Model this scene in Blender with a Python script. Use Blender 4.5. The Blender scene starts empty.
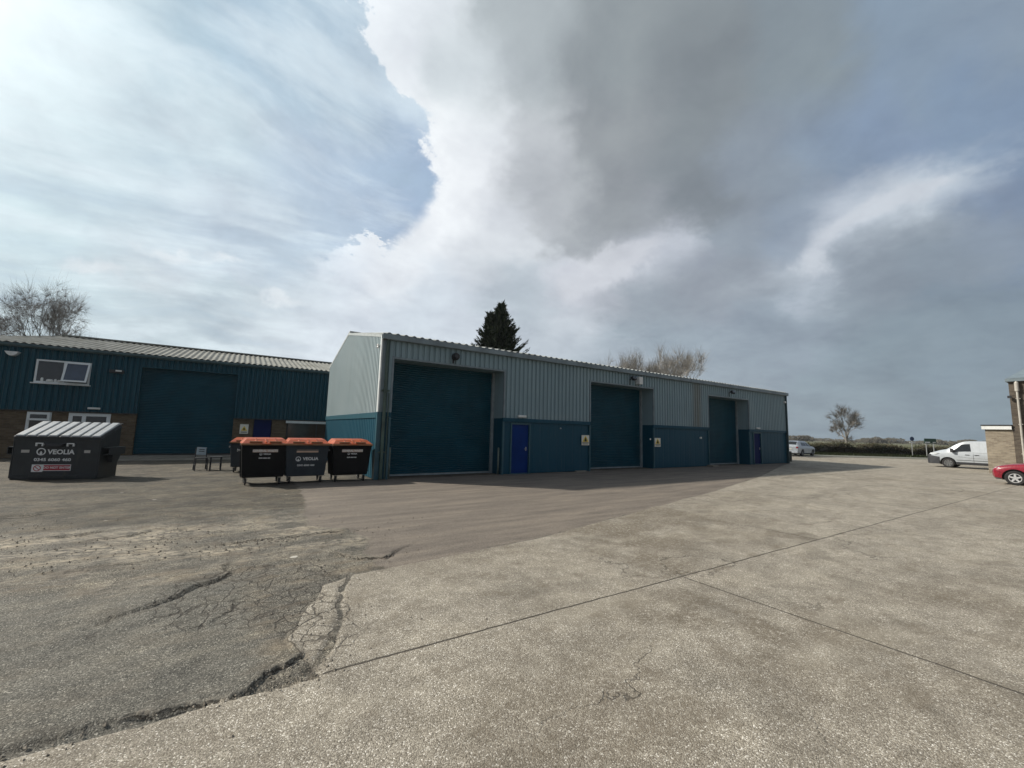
import bpy, bmesh, math, random
import numpy as np
from mathutils import Vector, Matrix, noise as mnoise
random.seed(7)
np.random.seed(7)
C = bpy.context.scene.collection
scene = bpy.context.scene
rad = math.radians

# ------------------------------------------------------------------ camera
cam_d = bpy.data.cameras.new('camera')
cam = bpy.data.objects.new('camera', cam_d)
C.objects.link(cam)
RR = Vector((0.83615128, -0.54785499, 0.02656954))
UU = Vector((-0.08345105, -0.07918989, 0.9933604))
FF = Vector((0.54211342, 0.83281683, 0.1119338))
m = Matrix((RR, UU, -FF)).transposed().to_4x4()
m.translation = Vector((0, 0, 1.75))
cam.matrix_world = m
cam_d.sensor_width = 36
cam_d.lens = 417.5775 / 1024 * 36
cam_d.clip_start = 0.05
cam_d.clip_end = 9000
scene.camera = cam

# ------------------------------------------------------------------ world, sun, exposure
YAW = rad(33.06)
SUN_EL = rad(37)
sun_h = Vector((-0.73, 0.68, 0)).normalized()
sun_dir = sun_h * math.cos(SUN_EL) + Vector((0, 0, math.sin(SUN_EL)))
SKY = {"els":[0,3,6,9,12,15,18,21,24,28,32,37,43,50],"GL":[[[0.552,0.631,0.658],[0.552,0.631,0.658],[0.54,0.611,0.645],[0.534,0.598,0.638],[0.552,0.597,0.631],[0.552,0.597,0.631],[0.552,0.597,0.631],[0.55,0.596,0.631],[0.537,0.586,0.63],[0.446,0.517,0.62]],[[0.552,0.631,0.658],[0.552,0.631,0.658],[0.54,0.611,0.645],[0.534,0.598,0.638],[0.552,0.597,0.631],[0.552,0.597,0.631],[0.552,0.597,0.631],[0.549,0.595,0.631],[0.508,0.564,0.627],[0.421,0.497,0.617]],[[0.552,0.631,0.658],[0.552,0.631,0.658],[0.54,0.611,0.645],[0.534,0.597,0.638],[0.552,0.597,0.631],[0.552,0.597,0.631],[0.552,0.597,0.631],[0.546,0.593,0.63],[0.434,0.507,0.619],[0.413,0.491,0.616]],[[0.552,0.631,0.659],[0.552,0.631,0.659],[0.54,0.611,0.645],[0.534,0.597,0.638],[0.552,0.597,0.631],[0.552,0.597,0.631],[0.551,0.597,0.631],[0.513,0.568,0.627],[0.416,0.493,0.617],[0.409,0.488,0.615]],[[0.555,0.635,0.663],[0.607,0.703,0.732],[0.55,0.618,0.652],[0.534,0.598,0.638],[0.552,0.597,0.631],[0.552,0.597,0.631],[0.55,0.595,0.631],[0.42,0.497,0.618],[0.412,0.491,0.617],[0.406,0.485,0.614]],[[0.611,0.708,0.737],[0.617,0.715,0.745],[0.662,0.703,0.727],[0.536,0.6,0.64],[0.552,0.597,0.631],[0.552,0.597,0.631],[0.484,0.545,0.625],[0.413,0.492,0.617],[0.411,0.489,0.616],[0.401,0.481,0.611]],[[0.619,0.717,0.747],[0.617,0.716,0.745],[0.588,0.664,0.711],[0.557,0.621,0.683],[0.535,0.603,0.674],[0.541,0.591,0.635],[0.415,0.494,0.619],[0.412,0.491,0.617],[0.409,0.488,0.615],[0.387,0.468,0.604]],[[0.755,0.849,0.867],[0.617,0.709,0.745],[0.579,0.659,0.709],[0.535,0.605,0.68],[0.533,0.604,0.679],[0.479,0.557,0.664],[0.414,0.493,0.618],[0.412,0.49,0.617],[0.402,0.481,0.612],[0.357,0.441,0.588]],[[0.76,0.854,0.871],[0.617,0.709,0.746],[0.583,0.665,0.713],[0.534,0.605,0.68],[0.532,0.603,0.679],[0.479,0.558,0.665],[0.414,0.492,0.618],[0.41,0.489,0.616],[0.359,0.443,0.589],[0.343,0.429,0.581]],[[0.76,0.855,0.871],[0.724,0.824,0.849],[0.569,0.656,0.705],[0.564,0.651,0.701],[0.515,0.591,0.679],[0.478,0.557,0.664],[0.411,0.491,0.617],[0.346,0.431,0.582],[0.339,0.425,0.579],[0.339,0.425,0.579]],[[0.76,0.855,0.871],[0.729,0.83,0.854],[0.563,0.651,0.701],[0.564,0.651,0.701],[0.515,0.591,0.679],[0.45,0.533,0.644],[0.4,0.489,0.616],[0.339,0.425,0.578],[0.338,0.424,0.578],[0.338,0.424,0.578]],[[0.76,0.855,0.871],[0.611,0.717,0.761],[0.442,0.559,0.637],[0.445,0.553,0.643],[0.459,0.554,0.64],[0.458,0.551,0.641],[0.404,0.493,0.618],[0.343,0.43,0.581],[0.338,0.424,0.578],[0.338,0.424,0.578]],[[0.76,0.855,0.871],[0.611,0.716,0.761],[0.442,0.559,0.636],[0.445,0.552,0.644],[0.448,0.552,0.643],[0.456,0.549,0.641],[0.456,0.546,0.644],[0.456,0.545,0.644],[0.451,0.54,0.641],[0.378,0.465,0.6]],[[0.758,0.852,0.869],[0.61,0.715,0.76],[0.437,0.554,0.633],[0.445,0.552,0.644],[0.445,0.552,0.644],[0.456,0.548,0.643],[0.456,0.546,0.644],[0.456,0.546,0.644],[0.456,0.546,0.644],[0.456,0.545,0.644]]],"GR":[[[0.558,0.597,0.631],[0.558,0.597,0.631],[0.558,0.597,0.631],[0.558,0.597,0.631],[0.558,0.597,0.631],[0.558,0.597,0.631],[0.555,0.594,0.627],[0.477,0.514,0.551],[0.467,0.503,0.539],[0.446,0.483,0.519],[0.415,0.453,0.488],[0.413,0.451,0.485],[0.413,0.451,0.485],[0.412,0.45,0.485],[0.41,0.448,0.483],[0.324,0.365,0.399],[0.306,0.348,0.382],[0.305,0.346,0.381],[0.298,0.34,0.375],[0.249,0.29,0.326],[0.246,0.288,0.323],[0.239,0.28,0.315],[0.195,0.239,0.271],[0.195,0.238,0.271],[0.195,0.238,0.27],[0.18,0.225,0.26],[0.178,0.223,0.258],[0.168,0.212,0.242],[0.168,0.212,0.242],[0.168,0.212,0.242]],[[0.558,0.597,0.631],[0.558,0.597,0.631],[0.558,0.597,0.631],[0.558,0.597,0.631],[0.558,0.597,0.631],[0.558,0.597,0.631],[0.554,0.593,0.627],[0.477,0.516,0.552],[0.469,0.505,0.542],[0.464,0.5,0.536],[0.42,0.458,0.493],[0.413,0.451,0.486],[0.413,0.451,0.485],[0.412,0.45,0.485],[0.41,0.448,0.483],[0.316,0.357,0.392],[0.306,0.347,0.382],[0.305,0.346,0.381],[0.297,0.339,0.374],[0.247,0.289,0.324],[0.246,0.287,0.323],[0.243,0.284,0.32],[0.197,0.24,0.273],[0.195,0.238,0.271],[0.195,0.238,0.27],[0.191,0.235,0.268],[0.178,0.223,0.258],[0.169,0.213,0.243],[0.168,0.212,0.242],[0.168,0.212,0.242]],[[0.558,0.597,0.631],[0.558,0.597,0.631],[0.558,0.597,0.631],[0.558,0.597,0.631],[0.558,0.597,0.631],[0.558,0.597,0.631],[0.551,0.59,0.624],[0.479,0.519,0.556],[0.471,0.507,0.544],[0.467,0.503,0.539],[0.456,0.491,0.528],[0.414,0.452,0.486],[0.413,0.451,0.485],[0.412,0.45,0.485],[0.408,0.446,0.48],[0.316,0.357,0.391],[0.306,0.347,0.382],[0.305,0.346,0.381],[0.294,0.336,0.37],[0.247,0.288,0.324],[0.246,0.287,0.323],[0.241,0.282,0.318],[0.215,0.254,0.291],[0.195,0.239,0.271],[0.195,0.238,0.27],[0.181,0.223,0.254],[0.178,0.223,0.258],[0.168,0.209,0.243],[0.168,0.209,0.242],[0.168,0.209,0.242]],[[0.558,0.597,0.631],[0.558,0.597,0.631],[0.558,0.597,0.631],[0.558,0.597,0.631],[0.559,0.597,0.631],[0.559,0.598,0.631],[0.532,0.572,0.607],[0.48,0.521,0.558],[0.476,0.515,0.552],[0.468,0.504,0.541],[0.466,0.502,0.538],[0.42,0.458,0.492],[0.412,0.451,0.485],[0.411,0.449,0.483],[0.387,0.424,0.457],[0.341,0.38,0.414],[0.306,0.347,0.382],[0.304,0.345,0.38],[0.279,0.32,0.355],[0.246,0.288,0.323],[0.246,0.287,0.323],[0.23,0.27,0.306],[0.216,0.254,0.292],[0.215,0.253,0.291],[0.192,0.236,0.268],[0.178,0.22,0.25],[0.178,0.219,0.25],[0.168,0.209,0.242],[0.168,0.209,0.242],[0.168,0.209,0.242]],[[0.559,0.598,0.631],[0.559,0.597,0.631],[0.559,0.597,0.631],[0.559,0.598,0.631],[0.562,0.601,0.635],[0.564,0.603,0.637],[0.526,0.566,0.601],[0.481,0.522,0.559],[0.479,0.52,0.557],[0.47,0.507,0.543],[0.467,0.503,0.539],[0.459,0.495,0.531],[0.409,0.447,0.481],[0.392,0.429,0.462],[0.384,0.42,0.453],[0.379,0.415,0.448],[0.307,0.348,0.383],[0.286,0.327,0.361],[0.23,0.269,0.303],[0.246,0.287,0.322],[0.246,0.287,0.323],[0.22,0.258,0.296],[0.217,0.255,0.292],[0.219,0.257,0.294],[0.189,0.227,0.258],[0.178,0.22,0.251],[0.178,0.219,0.25],[0.168,0.209,0.242],[0.168,0.209,0.243],[0.168,0.209,0.244]],[[0.56,0.599,0.632],[0.56,0.599,0.633],[0.563,0.602,0.636],[0.564,0.604,0.637],[0.565,0.604,0.638],[0.566,0.605,0.639],[0.578,0.611,0.638],[0.489,0.529,0.565],[0.48,0.522,0.559],[0.477,0.517,0.554],[0.468,0.503,0.54],[0.446,0.482,0.518],[0.358,0.397,0.429],[0.375,0.412,0.444],[0.405,0.436,0.468],[0.423,0.449,0.48],[0.338,0.369,0.403],[0.232,0.27,0.304],[0.226,0.265,0.299],[0.238,0.272,0.306],[0.243,0.271,0.306],[0.221,0.258,0.296],[0.224,0.262,0.3],[0.32,0.355,0.396],[0.2,0.233,0.265],[0.195,0.228,0.259],[0.169,0.21,0.247],[0.168,0.209,0.247],[0.159,0.205,0.278],[0.159,0.205,0.278]],[[0.563,0.602,0.636],[0.564,0.603,0.637],[0.565,0.604,0.638],[0.565,0.604,0.638],[0.571,0.61,0.644],[0.577,0.616,0.65],[0.601,0.628,0.65],[0.603,0.626,0.642],[0.493,0.533,0.568],[0.481,0.522,0.558],[0.469,0.506,0.543],[0.368,0.407,0.439],[0.355,0.395,0.426],[0.372,0.407,0.439],[0.469,0.483,0.513],[0.471,0.484,0.515],[0.458,0.471,0.506],[0.277,0.31,0.344],[0.242,0.278,0.313],[0.244,0.269,0.303],[0.243,0.267,0.301],[0.243,0.27,0.304],[0.328,0.363,0.405],[0.335,0.37,0.412],[0.219,0.251,0.284],[0.203,0.235,0.267],[0.172,0.212,0.25],[0.163,0.207,0.268],[0.159,0.205,0.279],[0.159,0.205,0.279]],[[0.565,0.604,0.638],[0.566,0.605,0.639],[0.568,0.608,0.641],[0.576,0.615,0.649],[0.577,0.617,0.651],[0.578,0.617,0.651],[0.607,0.632,0.651],[0.616,0.637,0.651],[0.611,0.632,0.647],[0.525,0.559,0.588],[0.501,0.526,0.55],[0.465,0.491,0.513],[0.373,0.41,0.44],[0.378,0.412,0.443],[0.467,0.48,0.51],[0.458,0.47,0.504],[0.458,0.47,0.505],[0.4,0.419,0.457],[0.384,0.405,0.443],[0.259,0.282,0.317],[0.242,0.266,0.301],[0.218,0.249,0.282],[0.216,0.255,0.305],[0.249,0.287,0.336],[0.371,0.402,0.445],[0.383,0.42,0.459],[0.404,0.444,0.48],[0.164,0.21,0.283],[0.159,0.205,0.279],[0.159,0.206,0.279]],[[0.569,0.608,0.642],[0.573,0.613,0.647],[0.576,0.616,0.65],[0.577,0.617,0.651],[0.578,0.617,0.651],[0.578,0.617,0.651],[0.611,0.634,0.651],[0.617,0.638,0.652],[0.621,0.641,0.654],[0.656,0.672,0.681],[0.527,0.546,0.564],[0.514,0.533,0.551],[0.51,0.529,0.548],[0.485,0.505,0.524],[0.285,0.3,0.316],[0.276,0.291,0.307],[0.305,0.32,0.339],[0.385,0.405,0.442],[0.388,0.409,0.447],[0.364,0.385,0.422],[0.218,0.248,0.281],[0.216,0.246,0.279],[0.201,0.239,0.288],[0.224,0.263,0.314],[0.367,0.4,0.445],[0.379,0.417,0.459],[0.426,0.465,0.502],[0.343,0.385,0.433],[0.161,0.209,0.283],[0.168,0.221,0.297]],[[0.576,0.615,0.649],[0.577,0.616,0.65],[0.577,0.617,0.651],[0.578,0.617,0.651],[0.578,0.617,0.651],[0.58,0.618,0.652],[0.625,0.646,0.66],[0.666,0.681,0.689],[0.671,0.685,0.692],[0.67,0.685,0.692],[0.651,0.666,0.674],[0.521,0.539,0.557],[0.51,0.529,0.547],[0.387,0.402,0.414],[0.362,0.377,0.388],[0.264,0.28,0.292],[0.229,0.244,0.256],[0.223,0.238,0.251],[0.247,0.263,0.28],[0.18,0.2,0.215],[0.178,0.199,0.215],[0.206,0.235,0.266],[0.195,0.228,0.263],[0.195,0.231,0.273],[0.189,0.24,0.307],[0.185,0.238,0.316],[0.186,0.239,0.32],[0.169,0.224,0.301],[0.169,0.223,0.301],[0.19,0.239,0.297]],[[0.636,0.667,0.686],[0.596,0.632,0.661],[0.583,0.621,0.653],[0.583,0.621,0.653],[0.599,0.632,0.658],[0.652,0.668,0.677],[0.658,0.673,0.68],[0.666,0.68,0.687],[0.663,0.677,0.685],[0.659,0.673,0.68],[0.657,0.671,0.678],[0.65,0.664,0.672],[0.423,0.439,0.449],[0.377,0.393,0.403],[0.373,0.388,0.399],[0.33,0.346,0.356],[0.224,0.239,0.25],[0.218,0.233,0.245],[0.193,0.211,0.224],[0.175,0.195,0.209],[0.175,0.195,0.21],[0.193,0.223,0.256],[0.195,0.227,0.262],[0.191,0.233,0.283],[0.188,0.238,0.305],[0.18,0.233,0.313],[0.181,0.231,0.292],[0.169,0.224,0.3],[0.194,0.242,0.296],[0.195,0.242,0.296]],[[0.657,0.685,0.7],[0.657,0.685,0.7],[0.656,0.685,0.699],[0.654,0.682,0.696],[0.638,0.663,0.676],[0.654,0.669,0.677],[0.657,0.671,0.678],[0.657,0.672,0.679],[0.657,0.671,0.678],[0.643,0.658,0.666],[0.569,0.588,0.601],[0.56,0.579,0.592],[0.415,0.431,0.442],[0.402,0.418,0.429],[0.391,0.406,0.417],[0.245,0.261,0.269],[0.239,0.255,0.263],[0.238,0.254,0.262],[0.212,0.229,0.239],[0.181,0.202,0.213],[0.181,0.202,0.213],[0.181,0.202,0.213],[0.181,0.212,0.231],[0.181,0.212,0.231],[0.181,0.213,0.232],[0.181,0.231,0.287],[0.181,0.231,0.287],[0.194,0.242,0.296],[0.195,0.242,0.296],[0.195,0.242,0.296]],[[0.658,0.686,0.7],[0.658,0.686,0.701],[0.658,0.686,0.701],[0.658,0.686,0.701],[0.658,0.686,0.7],[0.65,0.679,0.693],[0.618,0.645,0.659],[0.608,0.635,0.649],[0.476,0.511,0.523],[0.47,0.505,0.517],[0.47,0.504,0.516],[0.364,0.392,0.403],[0.322,0.349,0.359],[0.318,0.345,0.355],[0.228,0.25,0.258],[0.217,0.239,0.247],[0.216,0.239,0.247],[0.216,0.238,0.246],[0.188,0.209,0.219],[0.181,0.202,0.212],[0.181,0.202,0.212],[0.181,0.203,0.214],[0.181,0.212,0.231],[0.181,0.212,0.231],[0.181,0.215,0.24],[0.181,0.231,0.287],[0.181,0.231,0.288],[0.194,0.242,0.296],[0.195,0.242,0.296],[0.195,0.242,0.296]],[[0.658,0.686,0.701],[0.658,0.686,0.701],[0.658,0.686,0.701],[0.658,0.686,0.701],[0.658,0.686,0.701],[0.658,0.686,0.701],[0.657,0.685,0.7],[0.648,0.676,0.69],[0.617,0.645,0.659],[0.576,0.605,0.618],[0.333,0.362,0.372],[0.316,0.344,0.354],[0.315,0.342,0.352],[0.314,0.342,0.351],[0.309,0.336,0.346],[0.227,0.25,0.258],[0.217,0.24,0.248],[0.216,0.239,0.247],[0.215,0.237,0.245],[0.19,0.211,0.221],[0.183,0.204,0.215],[0.182,0.207,0.222],[0.181,0.212,0.231],[0.181,0.213,0.232],[0.181,0.219,0.25],[0.181,0.231,0.287],[0.181,0.231,0.287],[0.191,0.239,0.294],[0.195,0.242,0.296],[0.195,0.242,0.296]]]}
world = bpy.data.worlds.new('World')
scene.world = world
world.use_nodes = True
nt = world.node_tree
nt.nodes.clear()


class G:
    """tiny helper for writing node graphs"""
    def __init__(self, nt):
        self.nt = nt

    def n(self, t, **k):
        nd = self.nt.nodes.new(t)
        for a, b in k.items():
            setattr(nd, a, b)
        return nd

    def link(self, a, b):
        self.nt.links.new(a, b)

    def inp(self, sock, v):
        if isinstance(v, bpy.types.NodeSocket):
            self.nt.links.new(v, sock)
        elif v is not None:
            sock.default_value = v

    def math(self, op, a, b=None, c=None, clamp=False):
        nd = self.n('ShaderNodeMath', operation=op, use_clamp=clamp)
        self.inp(nd.inputs[0], a)
        if b is not None:
            self.inp(nd.inputs[1], b)
        if c is not None:
            self.inp(nd.inputs[2], c)
        return nd.outputs[0]

    def vmath(self, op, a, b=None, scale=None):
        nd = self.n('ShaderNodeVectorMath', operation=op)
        self.inp(nd.inputs[0], a)
        if b is not None:
            self.inp(nd.inputs[1], b)
        if scale is not None:
            self.inp(nd.inputs['Scale'], scale)
        return nd.outputs['Value'] if op in ('DOT_PRODUCT', 'LENGTH', 'DISTANCE') else nd.outputs[0]

    def mix(self, fac, a, b, mode='MIX'):
        nd = self.n('ShaderNodeMix', data_type='RGBA', blend_type=mode)
        self.inp(nd.inputs[0], fac)
        for s, v in ((nd.inputs[6], a), (nd.inputs[7], b)):
            if isinstance(v, (tuple, list)):
                v = tuple(v)[:3] + (1,)
            self.inp(s, v)
        return nd.outputs[2]

    def step(self, v, lo, hi):
        nd = self.n('ShaderNodeMapRange', interpolation_type='SMOOTHSTEP')
        self.inp(nd.inputs['Value'], v)
        self.inp(nd.inputs['From Min'], lo)
        self.inp(nd.inputs['From Max'], hi)
        return nd.outputs[0]

    def noise(self, vec, scale, detail=3, rough=0.5, dist=0.0, out=0):
        nd = self.n('ShaderNodeTexNoise')
        if vec is not None:
            self.link(vec, nd.inputs['Vector'])
        nd.inputs['Scale'].default_value = scale
        nd.inputs['Detail'].default_value = detail
        nd.inputs['Roughness'].default_value = rough
        nd.inputs['Distortion'].default_value = dist
        return nd.outputs[out]

    def voro(self, vec, scale, feature='F1', out='Distance', rnd=1.0):
        nd = self.n('ShaderNodeTexVoronoi', feature=feature)
        self.link(vec, nd.inputs['Vector'])
        nd.inputs['Scale'].default_value = scale
        nd.inputs['Randomness'].default_value = rnd
        return nd.outputs[out]

    def ramp(self, v, stops, interp='LINEAR'):
        nd = self.n('ShaderNodeValToRGB')
        self.inp(nd.inputs[0], v)
        cr = nd.color_ramp
        cr.interpolation = interp
        while len(cr.elements) < len(stops):
            cr.elements.new(0.5)
        for e, (p, c) in zip(cr.elements, stops):
            e.position = p
        for e, (p, c) in zip(cr.elements, stops):
            e.color = tuple(c)[:3] + (1,)
        return nd.outputs[0]

    def scaled(self, vec, s):
        nd = self.n('ShaderNodeMapping')
        self.link(vec, nd.inputs[0])
        nd.inputs['Scale'].default_value = s
        return nd.outputs[0]


w = G(nt)
tc = w.n('ShaderNodeTexCoord').outputs['Generated']
dirn = w.vmath('NORMALIZE', tc)
sx = w.vmath('DOT_PRODUCT', dirn, (math.cos(YAW), -math.sin(YAW), 0))
sy = w.vmath('DOT_PRODUCT', dirn, (math.sin(YAW), math.cos(YAW), 0))
sep = w.n('ShaderNodeSeparateXYZ')
w.link(dirn, sep.inputs[0])
az0 = w.math('MULTIPLY', w.math('ARCTAN2', sx, sy), 180 / math.pi)
el0 = w.math('MULTIPLY', w.math('ARCSINE', sep.outputs[2]), 180 / math.pi)
# cloud-plane coordinates give the texture its perspective towards the horizon
den = w.math('ADD', w.math('ABSOLUTE', sep.outputs[2]), 0.30)
cp = w.vmath('SCALE', dirn, scale=w.math('DIVIDE', 1.0, den))
cpf = w.scaled(cp, (1, 1, 0.0))
n1 = w.noise(cpf, 2.6, 7, 0.6)
n2 = w.noise(w.vmath('ADD', cpf, (7.3, 2.1, 0)), 2.6, 7, 0.6)
n3 = w.noise(cpf, 8.5, 6, 0.62)
damp = w.step(el0, 0.0, 20.0)
def cen(nz, amp):
    return w.math('MULTIPLY', w.math('SUBTRACT', nz, 0.5), amp)
az = w.math('ADD', az0, w.math('ADD', cen(n1, 9), cen(n3, 6)))
el = w.math('ADD', el0, w.math('MULTIPLY', w.math('ADD', cen(n2, 7), cen(n3, 4)), damp))


def skygrid(rows, a0, a1, azs, tailL, tailR):
    t = w.math('DIVIDE', w.math('SUBTRACT', azs, a0 - 20), (a1 - a0) + 40)
    cols = []
    for row in rows:
        n = len(row)
        st = [(0.0, tailL)] + [((20 + (a1 - a0) * i / (n - 1)) / ((a1 - a0) + 40), c) for i, c in enumerate(row)] + [(1.0, tailR)]
        cols.append(w.ramp(t, st, 'LINEAR'))
    out = cols[0]
    for i in range(1, len(cols)):
        f = w.step(el, SKY['els'][i - 1], SKY['els'][i])
        out = w.mix(f, out, cols[i])
    return out


colL = skygrid(SKY['GL'], -56, 2, az, (0.62, 0.68, 0.7), (0.35, 0.42, 0.55))
colR = skygrid(SKY['GR'], -40, 56, az, (0.6, 0.63, 0.65), (0.20, 0.24, 0.29))
# streaky high cloud in the clearer left part
st1 = w.noise(w.scaled(w.vmath('ADD', cpf, w.vmath('SCALE', w.vmath('MULTIPLY', w.noise(cpf, 0.9, 3, 0.5, 0, 1), (1, 1, 0)), scale=0.6)), (1.1, 3.2, 1)), 1.6, 8, 0.62)
colL = w.mix(w.math('MULTIPLY', w.step(st1, 0.44, 0.66), 0.55), colL, (0.80, 0.86, 0.89))
colL = w.mix(w.math('MULTIPLY', w.step(st1, 0.52, 0.28), 0.45), colL, (0.40, 0.50, 0.60))
colL = w.mix(1.0, colL, (0.76, 0.80, 0.82), 'MULTIPLY')
colR = w.mix(1.0, colR, (1.02, 1.04, 1.07), 'MULTIPLY')
# broad edge of the big cumulus: azimuth of the edge as a function of elevation
fc = w.n('ShaderNodeFloatCurve')
cv = fc.mapping.curves[0]
EDGE = [(9.7, -28.5), (12.8, -27.6), (16.8, -25.5), (20.5, -25.5), (22.0, -23.1), (23.2, -18.1), (25.3, -15.2), (28.2, -12.6), (31.7, -11.7), (34.8, -12.5), (37.6, -14.4), (40.7, -18.6), (43.3, -20.8), (46.7, -24.7), (60, -36)]
pts = [((e) / 60.0, (a + 60) / 60.0) for e, a in EDGE]
cv.points[0].location = pts[0]
cv.points[-1].location = pts[-1]
for p in pts[1:-1]:
    cv.points.new(p[0], p[1])
fc.mapping.update()
n4 = w.noise(cpf, 6.0, 9, 0.66)
n5 = w.noise(cpf, 17.0, 8, 0.68)
elw = w.math('ADD', el0, w.math('ADD', cen(n4, 14.0), cen(n5, 7.0)))
w.inp(fc.inputs['Value'], w.math('DIVIDE', elw, 60.0))
eaz = w.math('SUBTRACT', w.math('MULTIPLY', fc.outputs[0], 60.0), 60.0)
dedge = w.math('ADD', w.math('SUBTRACT', az0, eaz), w.math('ADD', cen(n4, 11.0), cen(n5, 6.0)))
soft = w.math('ADD', 1.2, w.math('MULTIPLY', w.step(el0, 24.0, 12.0), 9.0))
mk = w.n('ShaderNodeMapRange', interpolation_type='SMOOTHSTEP')
w.inp(mk.inputs['Value'], dedge)
w.inp(mk.inputs['From Min'], w.math('MULTIPLY', soft, -1.0))
w.inp(mk.inputs['From Max'], soft)
cloud = w.mix(mk.outputs[0], colL, colR)
# separate cumulus heads: (azimuth, elevation, half width, half height, tone)
pw = w.noise(dirn, 9.0, 8, 0.62)
pw2 = w.noise(w.vmath('ADD', dirn, (3.1, 9.2, 0)), 9.0, 8, 0.62)
azp = w.math('ADD', az0, cen(pw, 9.0))
elp = w.math('ADD', el0, cen(pw2, 7.0))


def puffs(lst, lo, hi):
    tot = None
    for a, e, sa, se in lst:
        u = w.math('DIVIDE', w.math('SUBTRACT', azp, a), sa)
        v_ = w.math('DIVIDE', w.math('SUBTRACT', elp, e), se)
        q = w.math('EXPONENT', w.math('MULTIPLY', w.math('ADD', w.math('MULTIPLY', u, u), w.math('MULTIPLY', v_, v_)), -1.0))
        tot = q if tot is None else w.math('ADD', tot, q)
    return w.step(tot, lo, hi)


cloud = w.mix(w.math('MULTIPLY', puffs([(22, 17.5, 8.0, 3.4), (15, 18, 6, 3.5), (30, 18.5, 7, 2.6)], 0.12, 1.1), 0.50), cloud, (0.25, 0.28, 0.315))
cloud = w.mix(w.math('MULTIPLY', puffs([(8.5, 20.0, 3.6, 2.2), (12.8, 22.0, 4.2, 2.0), (17.5, 23.2, 4.0, 1.6)], 0.15, 1.0), 0.85), cloud, (0.50, 0.52, 0.56))
cloud = w.mix(w.math('MULTIPLY', puffs([(42, 17.5, 5.5, 3.0), (46, 19.5, 5, 2.5), (50, 17, 6, 2.5)], 0.12, 1.1), 0.60), cloud, (0.20, 0.235, 0.275))
cloud = w.mix(w.math('MULTIPLY', puffs([(36.5, 19.6, 1.9, 1.3), (38.8, 21.6, 2.1, 1.4), (41.6, 23.2, 2.3, 1.4), (44.8, 23.8, 2.5, 1.1)], 0.10, 1.05), 0.72), cloud, (0.47, 0.50, 0.545))
cloud = w.mix(w.math('MULTIPLY', puffs([(-41.5, 17.2, 2.4, 0.9), (-36, 17.6, 2.4, 0.8), (-47, 14.5, 3, 0.9), (-30, 14.8, 3, 0.9)], 0.2, 1.0), 0.5), cloud, (0.68, 0.71, 0.73))
cloud = w.mix(w.math('MULTIPLY', puffs([(-40.5, 15.7, 3.4, 0.9), (-34, 16.0, 3, 0.8), (-22, 13.0, 5, 1.0)], 0.3, 0.9), 0.30), cloud, (0.46, 0.51, 0.57))
# sunlit rim of the big cumulus
rimf = w.math('MULTIPLY', w.step(dedge, -0.5, 1.0), w.step(dedge, 6.0, 0.8))
rimf = w.math('MULTIPLY', rimf, w.step(el0, 20.0, 27.0))
cloud = w.mix(w.math('MULTIPLY', rimf, 0.18), cloud, (0.66, 0.68, 0.70))
# billow detail inside the cloud masses
det = w.noise(cpf, 4.2, 9, 0.62, 0.2)
gain = w.math('ADD', 0.80, w.math('MULTIPLY', det, 0.40))
cloud = w.vmath('MULTIPLY', cloud, w.n('ShaderNodeCombineXYZ').outputs[0]) if False else w.mix(1.0, cloud, w.ramp(det, [(0.25, (0.82, 0.82, 0.84)), (0.5, (1, 1, 1)), (0.75, (1.16, 1.16, 1.14))]), 'MULTIPLY')
# behind the viewer: an even broken overcast
back = w.step(w.vmath('DOT_PRODUCT', dirn, (math.sin(YAW), math.cos(YAW), 0)), 0.35, -0.15)
cloud = w.mix(back, cloud, w.mix(w.noise(cpf, 1.2, 5), (0.13, 0.155, 0.19), (0.30, 0.32, 0.35)))
# bright thin cloud around the veiled sun
sd = w.vmath('DOT_PRODUCT', dirn, tuple(sun_dir))
glow = w.math('POWER', w.math('MAXIMUM', sd, 0.0), 26.0)
cloud = w.mix(w.math('MULTIPLY', glow, 0.6, clamp=True), cloud, (2.2, 2.2, 2.1))
sky = w.n('ShaderNodeTexSky', sky_type='NISHITA')
sky.sun_disc = False
sky.sun_elevation = SUN_EL
sky.sun_rotation = math.atan2(sun_h.x, sun_h.y)
sky.dust_density = 2.0
bg1 = w.n('ShaderNodeBackground')
w.link(sky.outputs[0], bg1.inputs[0])
bg1.inputs[1].default_value = 0.06
bg2 = w.n('ShaderNodeBackground')
w.link(cloud, bg2.inputs[0])
bg2.inputs[1].default_value = 1.13
mx = w.n('ShaderNodeMixShader')
mx.inputs[0].default_value = 0.93
w.link(bg1.outputs[0], mx.inputs[1])
w.link(bg2.outputs[0], mx.inputs[2])
out = w.n('ShaderNodeOutputWorld')
w.link(mx.outputs[0], out.inputs[0])
try:
    world.cycles.sampling_method = 'MANUAL'
    world.cycles.sample_map_resolution = 512
except Exception:
    pass

sl = bpy.data.lights.new('sun', 'SUN')
sl.energy = 4.3
sl.angle = rad(2.4)
sl.color = (1.0, 0.93, 0.82)
so = bpy.data.objects.new('sun', sl)
so.rotation_euler = sun_dir.to_track_quat('Z', 'Y').to_euler()
so.location = (-30, 30, 40)
C.objects.link(so)

scene.view_settings.view_transform = 'Standard'
scene.view_settings.look = 'None'
scene.view_settings.gamma = 1
scene.view_settings.exposure = 0.27
scene.view_settings.use_curve_mapping = False
scene.render.engine = 'CYCLES'
scene.cycles.max_bounces = 5
scene.cycles.diffuse_bounces = 3
scene.cycles.glossy_bounces = 3
scene.cycles.use_denoising = True
scene.cycles.caustics_reflective = False
scene.cycles.caustics_refractive = False


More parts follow.
